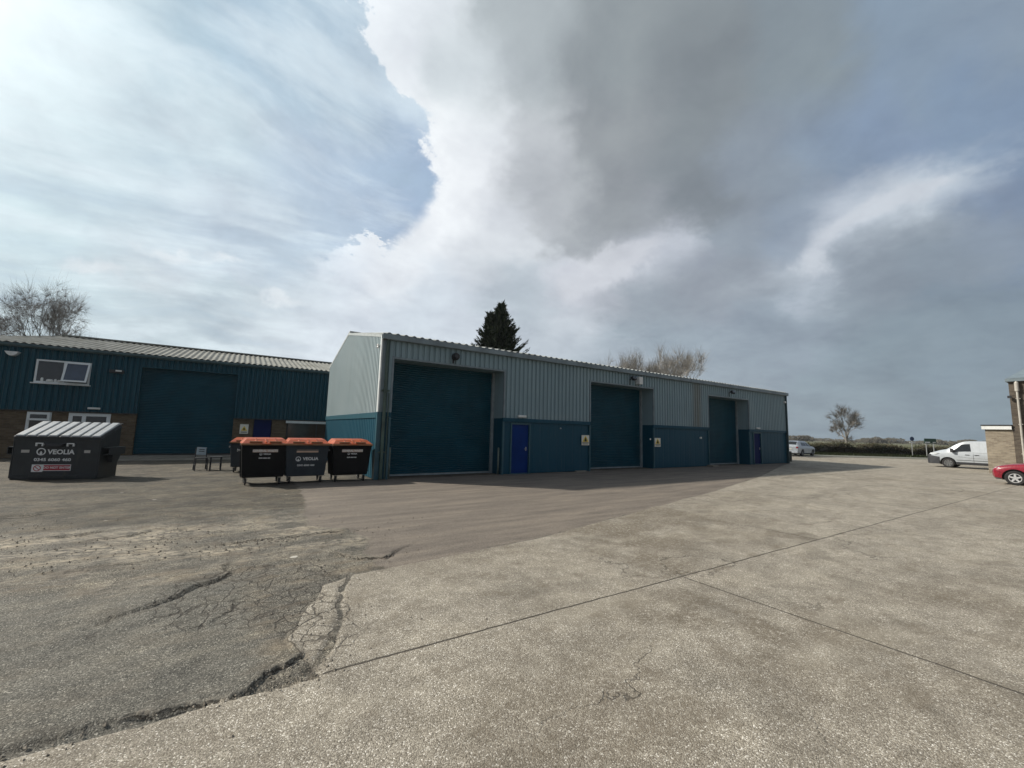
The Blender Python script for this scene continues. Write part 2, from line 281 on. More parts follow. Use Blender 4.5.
# ------------------------------------------------------------------ materials
def material(name, build, **kw):
    mt = bpy.data.materials.new(name)
    mt.use_nodes = True
    g = G(mt.node_tree)
    mt.node_tree.nodes.clear()
    bs = g.n('ShaderNodeBsdfPrincipled')
    o = g.n('ShaderNodeOutputMaterial')
    g.link(bs.outputs[0], o.inputs[0])
    g.bs = bs
    pos = g.n('ShaderNodeTexCoord').outputs['Object']
    build(g, pos, **kw)
    return mt


def setb(g, **k):
    nm = dict(col='Base Color', rough='Roughness', metal='Metallic', spec='Specular IOR Level', alpha='Alpha', trans='Transmission Weight', coat='Coat Weight', normal='Normal')
    for a, v in k.items():
        s = g.bs.inputs[nm[a]]
        if isinstance(v, (tuple, list)):
            v = tuple(v)[:3] + (1,)
        g.inp(s, v)


def bump(g, h, strength=0.3, dist=0.01):
    nd = g.n('ShaderNodeBump')
    nd.inputs['Strength'].default_value = strength
    nd.inputs['Distance'].default_value = dist
    g.link(h, nd.inputs['Height'])
    g.link(nd.outputs[0], g.bs.inputs['Normal'])


def b_plain(g, pos, col=(0.5, 0.5, 0.5), rough=0.5, metal=0.0, var=0.18, scale=4, dirt=0.25, dirtcol=(0.09, 0.08, 0.065), streak=True, coat=0, spec=0.5):
    a = g.noise(pos, scale, 5, 0.6)
    c = g.mix(g.step(a, 0.3, 0.7), tuple(x * (1 - var) for x in col), tuple(min(1, x * (1 + var)) for x in col))
    sv = g.scaled(pos, (1, 1, 0.12)) if streak else pos
    s = g.noise(sv, scale * 2.2, 6, 0.65)
    c = g.mix(g.math('MULTIPLY', g.step(s, 0.5, 0.78), dirt), c, dirtcol)
    setb(g, col=c, rough=g.math('ADD', rough - 0.08, g.math('MULTIPLY', s, 0.16)), metal=metal, coat=coat, spec=spec)


def MP(name, col, rough=0.5, **k):
    return material(name, b_plain, col=col, rough=rough, **k)


def b_clad(g, pos, col, rough=0.45, chalk=(0.5, 0.55, 0.56), amt=0.35, dirt=0.4, rust=None):
    # painted profiled steel: chalking, run-off streaks, grime at sheet bottoms
    big = g.noise(pos, 0.35, 4, 0.6)
    c = g.mix(g.math('MULTIPLY', g.step(big, 0.35, 0.75), amt), col, chalk)
    # every sheet about a metre wide has its own faint tone
    sp = g.n('ShaderNodeSeparateXYZ')
    g.link(pos, sp.inputs[0])
    xs = g.math('FLOOR', g.math('MULTIPLY', g.math('ADD', sp.outputs[0], sp.outputs[1]), 0.95))
    wn = g.n('ShaderNodeTexWhiteNoise', noise_dimensions='1D')
    g.link(xs, wn.inputs['W'])
    c = g.mix(g.math('MULTIPLY', wn.outputs['Value'], 0.22), c, tuple(x * 0.72 for x in col))
    s = g.noise(g.scaled(pos, (5, 5, 0.25)), 1.6, 6, 0.65)
    c = g.mix(g.math('MULTIPLY', g.step(s, 0.5, 0.8), dirt), c, tuple(x * 0.5 for x in col))
    s2 = g.noise(g.scaled(pos, (9, 9, 0.4)), 1.3, 5, 0.6)
    c = g.mix(g.math('MULTIPLY', g.step(s2, 0.58, 0.85), 0.3), c, (0.16, 0.17, 0.14))
    if rust:
        x0, x1 = rust
        d = g.math('ABSOLUTE', g.math('SUBTRACT', g.math('ADD', sp.outputs[0], cenm(g, g.noise(g.scaled(pos, (1, 1, 0.6)), 3, 4), 0.35)), (x0 + x1) / 2))
        mk = g.step(d, (x1 - x0) * 0.75, 0.05)
        mk = g.math('MULTIPLY', mk, g.step(g.noise(g.scaled(pos, (7, 7, 0.3)), 1.5, 4), 0.25, 0.6))
        c = g.mix(g.math('MULTIPLY', mk, 0.55), c, (0.17, 0.135, 0.085))
    setb(g, col=c, rough=rough, spec=0.22)


def cenm(g, v, amp):
    return g.math('MULTIPLY', g.math('SUBTRACT', v, 0.5), amp)


def b_brick(g, pos, c1, c2, mortar, lay=0.075, ln=0.225):
    sp = g.n('ShaderNodeSeparateXYZ')
    g.link(pos, sp.inputs[0])
    cb = g.n('ShaderNodeCombineXYZ')
    g.link(g.math('ADD', sp.outputs[0], sp.outputs[1]), cb.inputs[0])
    g.link(sp.outputs[2], cb.inputs[1])
    br = g.n('ShaderNodeTexBrick')
    br.inputs['Scale'].default_value = 1.0
    br.inputs['Brick Width'].default_value = ln
    br.inputs['Row Height'].default_value = lay
    br.inputs['Mortar Size'].default_value = 0.008
    br.inputs['Mortar Smooth'].default_value = 0.2
    br.inputs['Bias'].default_value = 0.0
    br.inputs['Color1'].default_value = c1 + (1,)
    br.inputs['Color2'].default_value = c2 + (1,)
    br.inputs['Mortar'].default_value = mortar + (1,)
    g.link(cb.outputs[0], br.inputs['Vector'])
    a = g.noise(g.scaled(pos, (1, 1, 3)), 3.2, 6, 0.7)
    c = g.mix(g.math('MULTIPLY', g.step(a, 0.4, 0.75), 0.55), br.outputs[0], tuple(x * 0.42 for x in c1))
    b = g.noise(pos, 1.1, 4, 0.6)
    c = g.mix(g.math('MULTIPLY', g.step(b, 0.5, 0.8), 0.35), c, tuple(min(1, x * 1.5) for x in c2))
    setb(g, col=c, rough=0.9, spec=0.2)
    bump(g, g.math('SUBTRACT', 1.0, br.outputs['Fac']), 0.6, 0.006)


def b_roof(g, pos, col):
    a = g.noise(pos, 0.9, 6, 0.65)
    c = g.mix(g.step(a, 0.35, 0.7), tuple(x * 0.75 for x in col), tuple(x * 1.15 for x in col))
    b = g.noise(g.scaled(pos, (1, 0.35, 1)), 1.3, 6, 0.7)
    c = g.mix(g.math('MULTIPLY', g.step(b, 0.52, 0.72), 0.7), c, (0.13, 0.12, 0.085))
    d = g.noise(pos, 14, 4, 0.7)
    c = g.mix(g.math('MULTIPLY', g.step(d, 0.55, 0.75), 0.4), c, (0.45, 0.45, 0.40))
    setb(g, col=c, rough=0.85, spec=0.25)


def b_glass(g, pos, col=(0.02, 0.025, 0.03), rough=0.06):
    a = g.noise(pos, 3, 3)
    setb(g, col=g.mix(a, tuple(x * 0.6 for x in col), tuple(x * 1.5 for x in col)), rough=rough, spec=0.8)


def b_leaf(g, pos, c1, c2, c3, sc=9):
    a = g.noise(pos, sc, 3, 0.6)
    c = g.mix(g.step(a, 0.35, 0.65), c1, c2)
    b = g.noise(pos, sc * 0.17, 3, 0.6)
    c = g.mix(g.math('MULTIPLY', g.step(b, 0.5, 0.7), 0.6), c, c3)
    setb(g, col=c, rough=0.75, spec=0.25)


M = {}
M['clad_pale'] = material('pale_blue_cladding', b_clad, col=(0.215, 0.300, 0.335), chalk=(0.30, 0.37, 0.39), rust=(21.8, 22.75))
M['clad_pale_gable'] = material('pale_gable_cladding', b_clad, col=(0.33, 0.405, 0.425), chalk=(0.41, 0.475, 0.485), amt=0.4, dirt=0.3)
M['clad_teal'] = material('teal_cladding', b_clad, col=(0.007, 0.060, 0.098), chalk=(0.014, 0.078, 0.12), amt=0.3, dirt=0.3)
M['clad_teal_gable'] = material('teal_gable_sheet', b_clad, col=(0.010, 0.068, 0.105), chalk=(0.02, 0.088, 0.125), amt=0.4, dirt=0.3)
M['clad_dark'] = material('dark_teal_cladding', b_clad, col=(0.005, 0.052, 0.078), chalk=(0.012, 0.072, 0.100), amt=0.3, dirt=0.35)
M['curtain'] = MP('roller_curtain_paint', (0.005, 0.058, 0.088), 0.45, var=0.15, spec=0.3, dirt=0.12, dirtcol=(0.03, 0.05, 0.055), scale=1.2)
M['trim_teal'] = MP('teal_trim', (0.025, 0.09, 0.12), 0.4, var=0.12)
M['trim_white'] = MP('off_white_trim', (0.62, 0.66, 0.66), 0.5, var=0.1, dirt=0.3)
M['gutter'] = MP('grey_gutter_paint', (0.165, 0.21, 0.235), 0.5, var=0.2, dirt=0.35, scale=1.5)
M['gutter_teal'] = MP('teal_gutter_paint', (0.045, 0.085, 0.095), 0.5, var=0.2, dirt=0.35, scale=1.5)
M['pipe'] = MP('mossy_grey_downpipe', (0.06, 0.10, 0.085), 0.6, var=0.3, dirt=0.5, dirtcol=(0.05, 0.07, 0.035), scale=2)
M['steel_frame'] = MP('grey_door_frame', (0.22, 0.26, 0.28), 0.5, var=0.15, dirt=0.4)
M['door_blue'] = MP('royal_blue_paint', (0.001, 0.026, 0.15), 0.6, var=0.12, spec=0.15, dirt=0.0, scale=2)
M['door_navy'] = MP('navy_door_paint', (0.001, 0.010, 0.075), 0.6, var=0.12, spec=0.15, dirt=0.0, scale=2)
M['galv'] = MP('galvanised_steel', (0.35, 0.36, 0.36), 0.45, metal=0.6, var=0.2)
M['black'] = MP('black_plastic', (0.012, 0.012, 0.013), 0.45, var=0.3, dirt=0.1)
M['rubber'] = MP('black_rubber', (0.02, 0.02, 0.021), 0.85, var=0.2, dirt=0.3)
M['white'] = MP('white_plastic', (0.72, 0.74, 0.73), 0.45, var=0.05, dirt=0.2)
M['upvc'] = MP('white_window_frame', (0.66, 0.70, 0.71), 0.4, var=0.04, dirt=0.12)
M['glass'] = material('dark_window_glass', b_glass)
M['glass_blue'] = material('blue_window_glass', b_glass, col=(0.03, 0.05, 0.085), rough=0.1)
M['glass_brown_reflection'] = material('brown_reflection_glass', b_glass, col=(0.055, 0.042, 0.032), rough=0.12)  # brown base colour stands in for brown reflections in the pane
M['lampglass'] = MP('frosted_lamp_cover', (0.62, 0.64, 0.63), 0.3, var=0.05, dirt=0.1)
M['brick_brown'] = material('brown_brick', b_brick, c1=(0.095, 0.070, 0.045), c2=(0.15, 0.115, 0.075), mortar=(0.12, 0.105, 0.085))
M['brick_buff'] = material('buff_brick', b_brick, c1=(0.22, 0.18, 0.135), c2=(0.33, 0.285, 0.215), mortar=(0.30, 0.28, 0.24))
M['brick_tall'] = material('brown_buff_brick', b_brick, c1=(0.085, 0.068, 0.055), c2=(0.13, 0.108, 0.085), mortar=(0.12, 0.11, 0.095))
M['roof'] = material('fibre_cement_roof', b_roof, col=(0.23, 0.235, 0.215))
M['roof_main'] = material('grey_corrugated_roof', b_roof, col=(0.34, 0.36, 0.35))
M['sign_white'] = MP('sign_white', (0.72, 0.70, 0.62), 0.5, var=0.05, dirt=0.15)
M['sign_yellow'] = MP('sign_yellow', (0.70, 0.52, 0.06), 0.5, var=0.05, dirt=0.1)
M['sign_black'] = MP('sign_black', (0.02, 0.02, 0.02), 0.5, var=0.05, dirt=0.0)
M['sign_green'] = MP('sign_green', (0.012, 0.06, 0.035), 0.4, var=0.1, dirt=0.1)
M['bin_grey'] = MP('slate_grey_plastic', (0.026, 0.036, 0.046), 0.55, var=0.15, spec=0.3, dirt=0.15, scale=3)
M['bin_black'] = MP('bin_black_plastic', (0.003, 0.0034, 0.0045), 0.6, var=0.2, spec=0.22, dirt=0.05, scale=3)
M['bin_orange'] = MP('faded_orange_plastic', (0.42, 0.075, 0.012), 0.36, var=0.35, dirt=0.6, streak=False, scale=7, dirtcol=(0.22, 0.07, 0.03))
M['bin_rim'] = MP('tan_bin_rim', (0.26, 0.13, 0.06), 0.6, var=0.2, dirt=0.3)
M['skip_grey'] = MP('dark_skip_paint', (0.015, 0.020, 0.024), 0.45, var=0.25, dirt=0.35, scale=3)
M['skip_lid'] = MP('pale_grey_lid_plastic', (0.33, 0.35, 0.36), 0.38, var=0.12, dirt=0.45, scale=4, dirtcol=(0.2, 0.2, 0.19))
M['label_white'] = MP('white_lettering', (0.68, 0.70, 0.70), 0.5, var=0.08, dirt=0.15)
M['label_red'] = MP('red_label', (0.36, 0.018, 0.035), 0.5, var=0.1, dirt=0.1)
M['label_tan'] = MP('faded_tan_label', (0.50, 0.36, 0.27), 0.5, var=0.1, dirt=0.2)
M['van_white'] = MP('silver_white_paint', (0.40, 0.435, 0.47), 0.28, var=0.05, dirt=0.15, coat=0.5)
M['car_red'] = MP('crimson_car_paint', (0.23, 0.008, 0.022), 0.28, var=0.08, dirt=0.08, coat=0.6)
M['car_white'] = MP('white_car_paint', (0.42, 0.46, 0.50), 0.28, var=0.05, dirt=0.12, coat=0.5)
M['car_glass'] = material('car_glass', b_glass, col=(0.015, 0.018, 0.02), rough=0.04)
M['bumper'] = MP('black_bumper', (0.028, 0.030, 0.036), 0.55, var=0.15, dirt=0.2)
M['alloy'] = MP('silver_alloy', (0.68, 0.69, 0.70), 0.35, metal=0.5, var=0.08, dirt=0.1)
M['hub_grey'] = MP('grey_wheel_trim', (0.16, 0.165, 0.17), 0.5, var=0.2, dirt=0.2)
M['headlamp'] = MP('clear_headlamp', (0.55, 0.58, 0.60), 0.1, var=0.1, dirt=0.0)
M['tail_red'] = MP('red_tail_lamp', (0.30, 0.01, 0.012), 0.25, var=0.1, dirt=0.0)
M['bark'] = MP('bare_branch_bark', (0.19, 0.175, 0.155), 0.9, var=0.3, dirt=0.3, scale=1.2)
M['bark_pale'] = MP('pale_branch_bark', (0.37, 0.35, 0.32), 0.9, var=0.3, dirt=0.3, scale=1.2)
M['bark_birch'] = MP('birch_twig_bark', (0.19, 0.175, 0.165), 0.9, var=0.3, dirt=0.3, scale=1.2)
M['conifer'] = material('dark_conifer_foliage', b_leaf, c1=(0.010, 0.020, 0.010), c2=(0.028, 0.042, 0.018), c3=(0.045, 0.05, 0.02))
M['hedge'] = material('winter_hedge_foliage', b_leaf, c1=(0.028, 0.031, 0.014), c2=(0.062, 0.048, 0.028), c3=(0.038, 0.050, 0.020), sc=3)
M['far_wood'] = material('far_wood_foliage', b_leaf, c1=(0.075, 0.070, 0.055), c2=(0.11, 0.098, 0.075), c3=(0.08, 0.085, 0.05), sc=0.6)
M['grass'] = material('verge_grass', b_leaf, c1=(0.040, 0.055, 0.020), c2=(0.070, 0.078, 0.030), c3=(0.09, 0.08, 0.04), sc=3)
M['metal_dark'] = MP('dark_painted_metal', (0.02, 0.022, 0.025), 0.5, var=0.2, dirt=0.1)
M['paper'] = MP('pale_seat_back', (0.34, 0.42, 0.46), 0.6, var=0.1, dirt=0.2)
M['stone'] = MP('loose_stone', (0.24, 0.21, 0.17), 0.9, var=0.4, scale=20, dirt=0.2)
M['slab'] = MP('worn_concrete_apron', (0.20, 0.185, 0.155), 0.9, var=0.2, scale=2, dirt=0.4, streak=False)


# ------------------------------------------------------------------ mesh helpers
class MB:
    def __init__(self):
        self.v = []
        self.f = []

    def quad(self, a, b, c, d):
        i = len(self.v)
        self.v += [tuple(a), tuple(b), tuple(c), tuple(d)]
        self.f.append((i, i + 1, i + 2, i + 3))
        return self

    def poly(self, pts):
        i = len(self.v)
        self.v += [tuple(p) for p in pts]
        self.f.append(tuple(range(i, i + len(pts))))
        return self

    def box(self, x0, x1, y0, y1, z0, z1, M_=None):
        i = len(self.v)
        p = [(x, y, z) for z in (z0, z1) for y in (y0, y1) for x in (x0, x1)]
        if M_ is not None:
            p = [tuple(M_ @ Vector(q)) for q in p]
        self.v += p
        for f in ((0, 2, 3, 1), (4, 5, 7, 6), (0, 1, 5, 4), (2, 6, 7, 3), (0, 4, 6, 2), (1, 3, 7, 5)):
            self.f.append(tuple(i + k for k in f))
        return self

    def hexa(self, bottom, top):
        """bottom, top: four points each, counter-clockwise seen from above"""
        i = len(self.v)
        self.v += [tuple(p) for p in bottom] + [tuple(p) for p in top]
        for f in ((3, 2, 1, 0), (4, 5, 6, 7), (0, 1, 5, 4), (1, 2, 6, 5), (2, 3, 7, 6), (3, 0, 4, 7)):
            self.f.append(tuple(i + k for k in f))
        return self

    def prism(self, poly, axis, a, b):
        """extrude 2D polygon along axis 'x','y','z' from a to b"""
        def P(u, v_, t):
            return {'x': (t, u, v_), 'y': (u, t, v_), 'z': (u, v_, t)}[axis]
        n = len(poly)
        i = len(self.v)
        self.v += [P(u, v_, a) for u, v_ in poly] + [P(u, v_, b) for u, v_ in poly]
        self.f.append(tuple(i + k for k in range(n))[::-1])
        self.f.append(tuple(i + n + k for k in range(n)))
        for k in range(n):
            k2 = (k + 1) % n
            self.f.append((i + k, i + k2, i + n + k2, i + n + k))
        return self

    def tube(self, p0, p1, r0, r1=None, n=8, cap=True):
        r1 = r0 if r1 is None else r1
        p0, p1 = Vector(p0), Vector(p1)
        d = (p1 - p0)
        if d.length < 1e-6:
            return self
        d.normalize()
        a = d.orthogonal().normalized()
        b = d.cross(a)
        i = len(self.v)
        for p, r in ((p0, r0), (p1, r1)):
            for k in range(n):
                t = 2 * math.pi * k / n
                self.v.append(tuple(p + a * (r * math.cos(t)) + b * (r * math.sin(t))))
        for k in range(n):
            k2 = (k + 1) % n
            self.f.append((i + k, i + k2, i + n + k2, i + n + k))
        if cap:
            self.f.append(tuple(i + k for k in range(n))[::-1])
            self.f.append(tuple(i + n + k for k in range(n)))
        return self

    def path(self, pts, r, n=8):
        for a, b in zip(pts[:-1], pts[1:]):
            self.tube(a, b, r, r, n)
        return self

    def lathe(self, prof, centre, axis='z', n=24, close=False):
        """prof: [(r, t)] t along axis"""
        c = Vector(centre)
        ax = {'x': (Vector((0, 1, 0)), Vector((0, 0, 1)), Vector((1, 0, 0))), 'y': (Vector((1, 0, 0)), Vector((0, 0, 1)), Vector((0, 1, 0))), 'z': (Vector((1, 0, 0)), Vector((0, 1, 0)), Vector((0, 0, 1)))}[axis]
        i = len(self.v)
        for r, t in prof:
            for k in range(n):
                a = 2 * math.pi * k / n
                self.v.append(tuple(c + ax[0] * (r * math.cos(a)) + ax[1] * (r * math.sin(a)) + ax[2] * t))
        m_ = len(prof)
        for j in range(m_ - 1 + (1 if close else 0)):
            j2 = (j + 1) % m_
            for k in range(n):
                k2 = (k + 1) % n
                self.f.append((i + j * n + k, i + j * n + k2, i + j2 * n + k2, i + j2 * n + k))
        return self

    def build(self, name, mat, parent=None, smooth=False, label=None, bevel=0, loc=None):
        me = bpy.data.meshes.new(name)
        me.from_pydata(self.v, [], self.f)
        me.update()
        bm = bmesh.new()
        bm.from_mesh(me)
        bmesh.ops.recalc_face_normals(bm, faces=bm.faces)
        bm.to_mesh(me)
        bm.free()
        if smooth:
            me.shade_smooth()
        me.materials.append(mat)
        o = bpy.data.objects.new(name, me)
        C.objects.link(o)
        if parent is not None:
            o.parent = parent
        if label:
            o['label'] = label
        if bevel:
            bv = o.modifiers.new('bevel', 'BEVEL')
            bv.width = bevel
            bv.segments = 2
            bv.limit_method = 'ANGLE'
            bv.angle_limit = rad(35)
        if loc is not None:
            o.location = loc
        return o


def tag(o, label, cat, group=None):
    o['label'] = label
    o['category'] = cat
    if group:
        o['group'] = group
    return o


def thing(name, label, cat, loc=(0, 0, 0), rz=0.0, group=None):
    o = bpy.data.objects.new(name, None)
    o.empty_display_size = 0.3
    C.objects.link(o)
    o.location = loc
    o.rotation_euler = (0, 0, rz)
    return tag(o, label, cat, group)


def struct(o, kind='structure'):
    o['kind'] = kind
    return o


def children(o):
    return [c for c in C.objects if c.parent == o]


def copy_tree(o, parent=None):
    kids = children(o)
    c = o.copy()
    C.objects.link(c)
    c.parent = parent
    for k in kids:
        copy_tree(k, c)
    return c


def text(body, size, mat, parent, loc, rot=(math.pi / 2, 0, 0), name='lettering', bold=0.0, sx=1.0, extrude=0.0015, align='CENTER'):
    cu = bpy.data.curves.new(name, 'FONT')
    cu.body = body
    cu.size = size
    cu.extrude = extrude
    cu.offset = bold
    cu.align_x = align
    cu.align_y = 'CENTER'
    cu.resolution_u = 3
    tmp = bpy.data.objects.new('tmp_text', cu)
    C.objects.link(tmp)
    dg = bpy.context.evaluated_depsgraph_get()
    me = bpy.data.meshes.new_from_object(tmp.evaluated_get(dg))
    bpy.data.objects.remove(tmp)
    bpy.data.curves.remove(cu)
    me.materials.clear()
    me.materials.append(mat)
    me.name = name
    o = bpy.data.objects.new(name, me)
    C.objects.link(o)
    o.parent = parent
    o.location = loc
    o.rotation_euler = rot
    o.scale = (sx, 1, 1)
    return o


def ribbed(mb, x0, x1, z0, z1, y, pitch=0.213, depth=0.048, face=-1, axis='x', top=None, flat=0.52):
    """trapezoidal profiled sheet in the plane y (or x, when axis is 'y'); the crests stand out towards face.
    top(t): optional height of the upper edge"""
    xs = []
    k0 = math.floor(x0 / pitch) - 1
    k = k0
    fl = flat * pitch
    sl = (pitch - fl) * 0.22
    while k * pitch < x1 + pitch:
        b = k * pitch
        xs += [(b, 1), (b + fl, 1), (b + fl + sl, 0), (b + pitch - sl, 0)]
        k += 1
    pts = []
    for (a, ha), (b, hb) in zip(xs[:-1], xs[1:]):
        if b <= x0 or a >= x1:
            continue
        ta, tb = max(a, x0), min(b, x1)
        fa = ha + (hb - ha) * (ta - a) / max(b - a, 1e-9)
        fb = ha + (hb - ha) * (tb - a) / max(b - a, 1e-9)
        if not pts:
            pts.append((ta, fa))
        pts.append((tb, fb))
    i = len(mb.v)
    for t, h in pts:
        zt = top(t) if top else z1
        off = y + face * h * depth
        if axis == 'x':
            mb.v += [(t, off, z0), (t, off, zt)]
        else:
            mb.v += [(off, t, z0), (off, t, zt)]
    for j in range(len(pts) - 1):
        mb.f.append((i + 2 * j, i + 2 * j + 2, i + 2 * j + 3, i + 2 * j + 1))


def corrugated(mb, x0, x1, pa, pb, pitch=0.18, amp=0.028, seg=6, thick=0.02, rows=8):
    """wavy roof sheet; pa, pb = (y, z) of the lower and the upper edge; waves run along x"""
    n = int((x1 - x0) / pitch * seg)
    ny, nz = -(pb[1] - pa[1]), (pb[0] - pa[0])
    L = math.hypot(ny, nz)
    ny, nz = ny / L, nz / L
    if nz < 0:
        ny, nz = -ny, -nz
    base = len(mb.v)
    for s in (0, 1):
        for j in (0, 1):
            p = pa if j == 0 else pb
            for i in range(n + 1):
                x = x0 + (x1 - x0) * i / n
                h = amp * math.cos(2 * math.pi * x / pitch) - s * thick
                mb.v.append((x, p[0] + ny * h, p[1] + nz * h))
    N = n + 1
    for i in range(n):
        mb.f.append((base + i, base + i + 1, base + N + i + 1, base + N + i))
        b2 = base + 2 * N
        mb.f.append((b2 + i, b2 + N + i, b2 + N + i + 1, b2 + i + 1))
        mb.f.append((base + i, b2 + i, b2 + i + 1, base + i + 1))


# ------------------------------------------------------------------ ground
def vnoise(x, y, seed=0):
    xi, yi = np.floor(x).astype(np.int64), np.floor(y).astype(np.int64)
    xf, yf = x - xi, y - yi
    u, v = xf * xf * (3 - 2 * xf), yf * yf * (3 - 2 * yf)

    def h(a, b):
        n = (a * 374761393 + b * 668265263 + seed * 1274126177) & 0xffffffff
        n = ((n ^ (n >> 13)) * 1274126177) & 0xffffffff
        n = (n ^ (n >> 16)) & 0xffff
        return n / 65535.0
    return (h(xi, yi) * (1 - u) + h(xi + 1, yi) * u) * (1 - v) + (h(xi, yi + 1) * (1 - u) + h(xi + 1, yi + 1) * u) * v


def fbm(x, y, s, o=4, seed=0):
    r, a, t = 0, 1.0, 0
    for k in range(o):
        r = r + a * vnoise(x * s, y * s, seed + k * 7)
        t += a
        a *= 0.5
        s *= 2.03
    return r / t


def sdist_poly(x, y, poly):
    """signed distance, positive inside"""
    d = np.full(x.shape, 1e9)
    inside = np.zeros(x.shape, bool)
    n = len(poly)
    for i in range(n):
        ax, ay = poly[i]
        bx, by = poly[(i + 1) % n]
        ex, ey = bx - ax, by - ay
        t = np.clip(((x - ax) * ex + (y - ay) * ey) / (ex * ex + ey * ey), 0, 1)
        d = np.minimum(d, np.hypot(x - ax - t * ex, y - ay - t * ey))
        c = ((ay > y) != (by > y)) & (x < (bx - ax) * (y - ay) / ((by - ay) if by != ay else 1e-9) + ax)
        inside ^= c
    return np.where(inside, d, -d)


def line_dist(x, y, pts):
    d = np.full(x.shape, 1e9)
    side = np.zeros(x.shape)
    for (ax, ay), (bx, by) in zip(pts[:-1], pts[1:]):
        ex, ey = bx - ax, by - ay
        t = np.clip(((x - ax) * ex + (y - ay) * ey) / (ex * ex + ey * ey), 0, 1)
        dd = np.hypot(x - ax - t * ex, y - ay - t * ey)
        s = np.sign(ex * (y - ay) - ey * (x - ax))
        side = np.where(dd < d, s, side)
        d = np.minimum(d, dd)
    return d, side


CONC = [(-60, 3.37), (-0.3, 3.37), (0.35, 3.36), (0.64, 3.34), (0.60, 3.62), (0.52, 4.02), (0.72, 4.6), (0.98, 5.18), (1.32, 5.32), (2.17, 5.44), (2.9, 5.5), (4.36, 5.72), (6.2, 6.17), (8.94, 6.86), (12.96, 7.87), (19.73, 9.84), (24.3, 11.43), (29.0, 13.1), (33.3, 14.4), (33.4, 40), (90, 40), (90, -60), (-60, -60)]
NEWA = [(1.72, 5.3), (1.62, 6.2), (1.9, 6.9), (1.62, 7.8), (1.22, 8.4), (1.27, 9.3), (1.45, 11.0), (1.58, 12.9), (1.62, 14.6), (33.3, 14.6), (33.3, 14.4), (29.0, 13.1), (24.3, 11.43), (19.73, 9.84), (12.96, 7.87), (8.94, 6.86), (6.2, 6.17), (4.36, 5.72), (2.9, 5.5)]
LEDGES = [([(-0.55, 5.35), (-0.37, 5.5), (-0.25, 5.72), (-0.08, 5.85), (0.04, 6.0), (0.05, 6.3)], 0.030),
          ([(-0.35, 3.42), (0.06, 3.40), (0.21, 3.43), (0.38, 3.57), (0.56, 3.70)], 0.028),
          ([(0.02, 7.58), (0.4, 7.61), (0.71, 7.56), (1.1, 7.62), (1.54, 7.6)], 0.026),
          ([(-3.23, 11.13), (-3.0, 11.2), (-2.85, 11.4)], 0.035),
          ([(-2.15, 9.04), (-1.9, 9.02), (-1.73, 9.1)], 0.03),
          ([(-1.43, 8.67), (-1.25, 8.72), (-1.11, 8.86)], 0.022),
          ([(1.30, 6.3), (1.38, 6.05), (1.51, 5.90), (1.83, 5.84), (1.95, 5.95)], 0.035),
          ([(-1.0, 7.05), (-0.8, 7.02), (-0.62, 7.12)], 0.015),
          ([(-0.02, 4.75), (0.08, 4.88), (0.10, 5.02)], 0.012)]


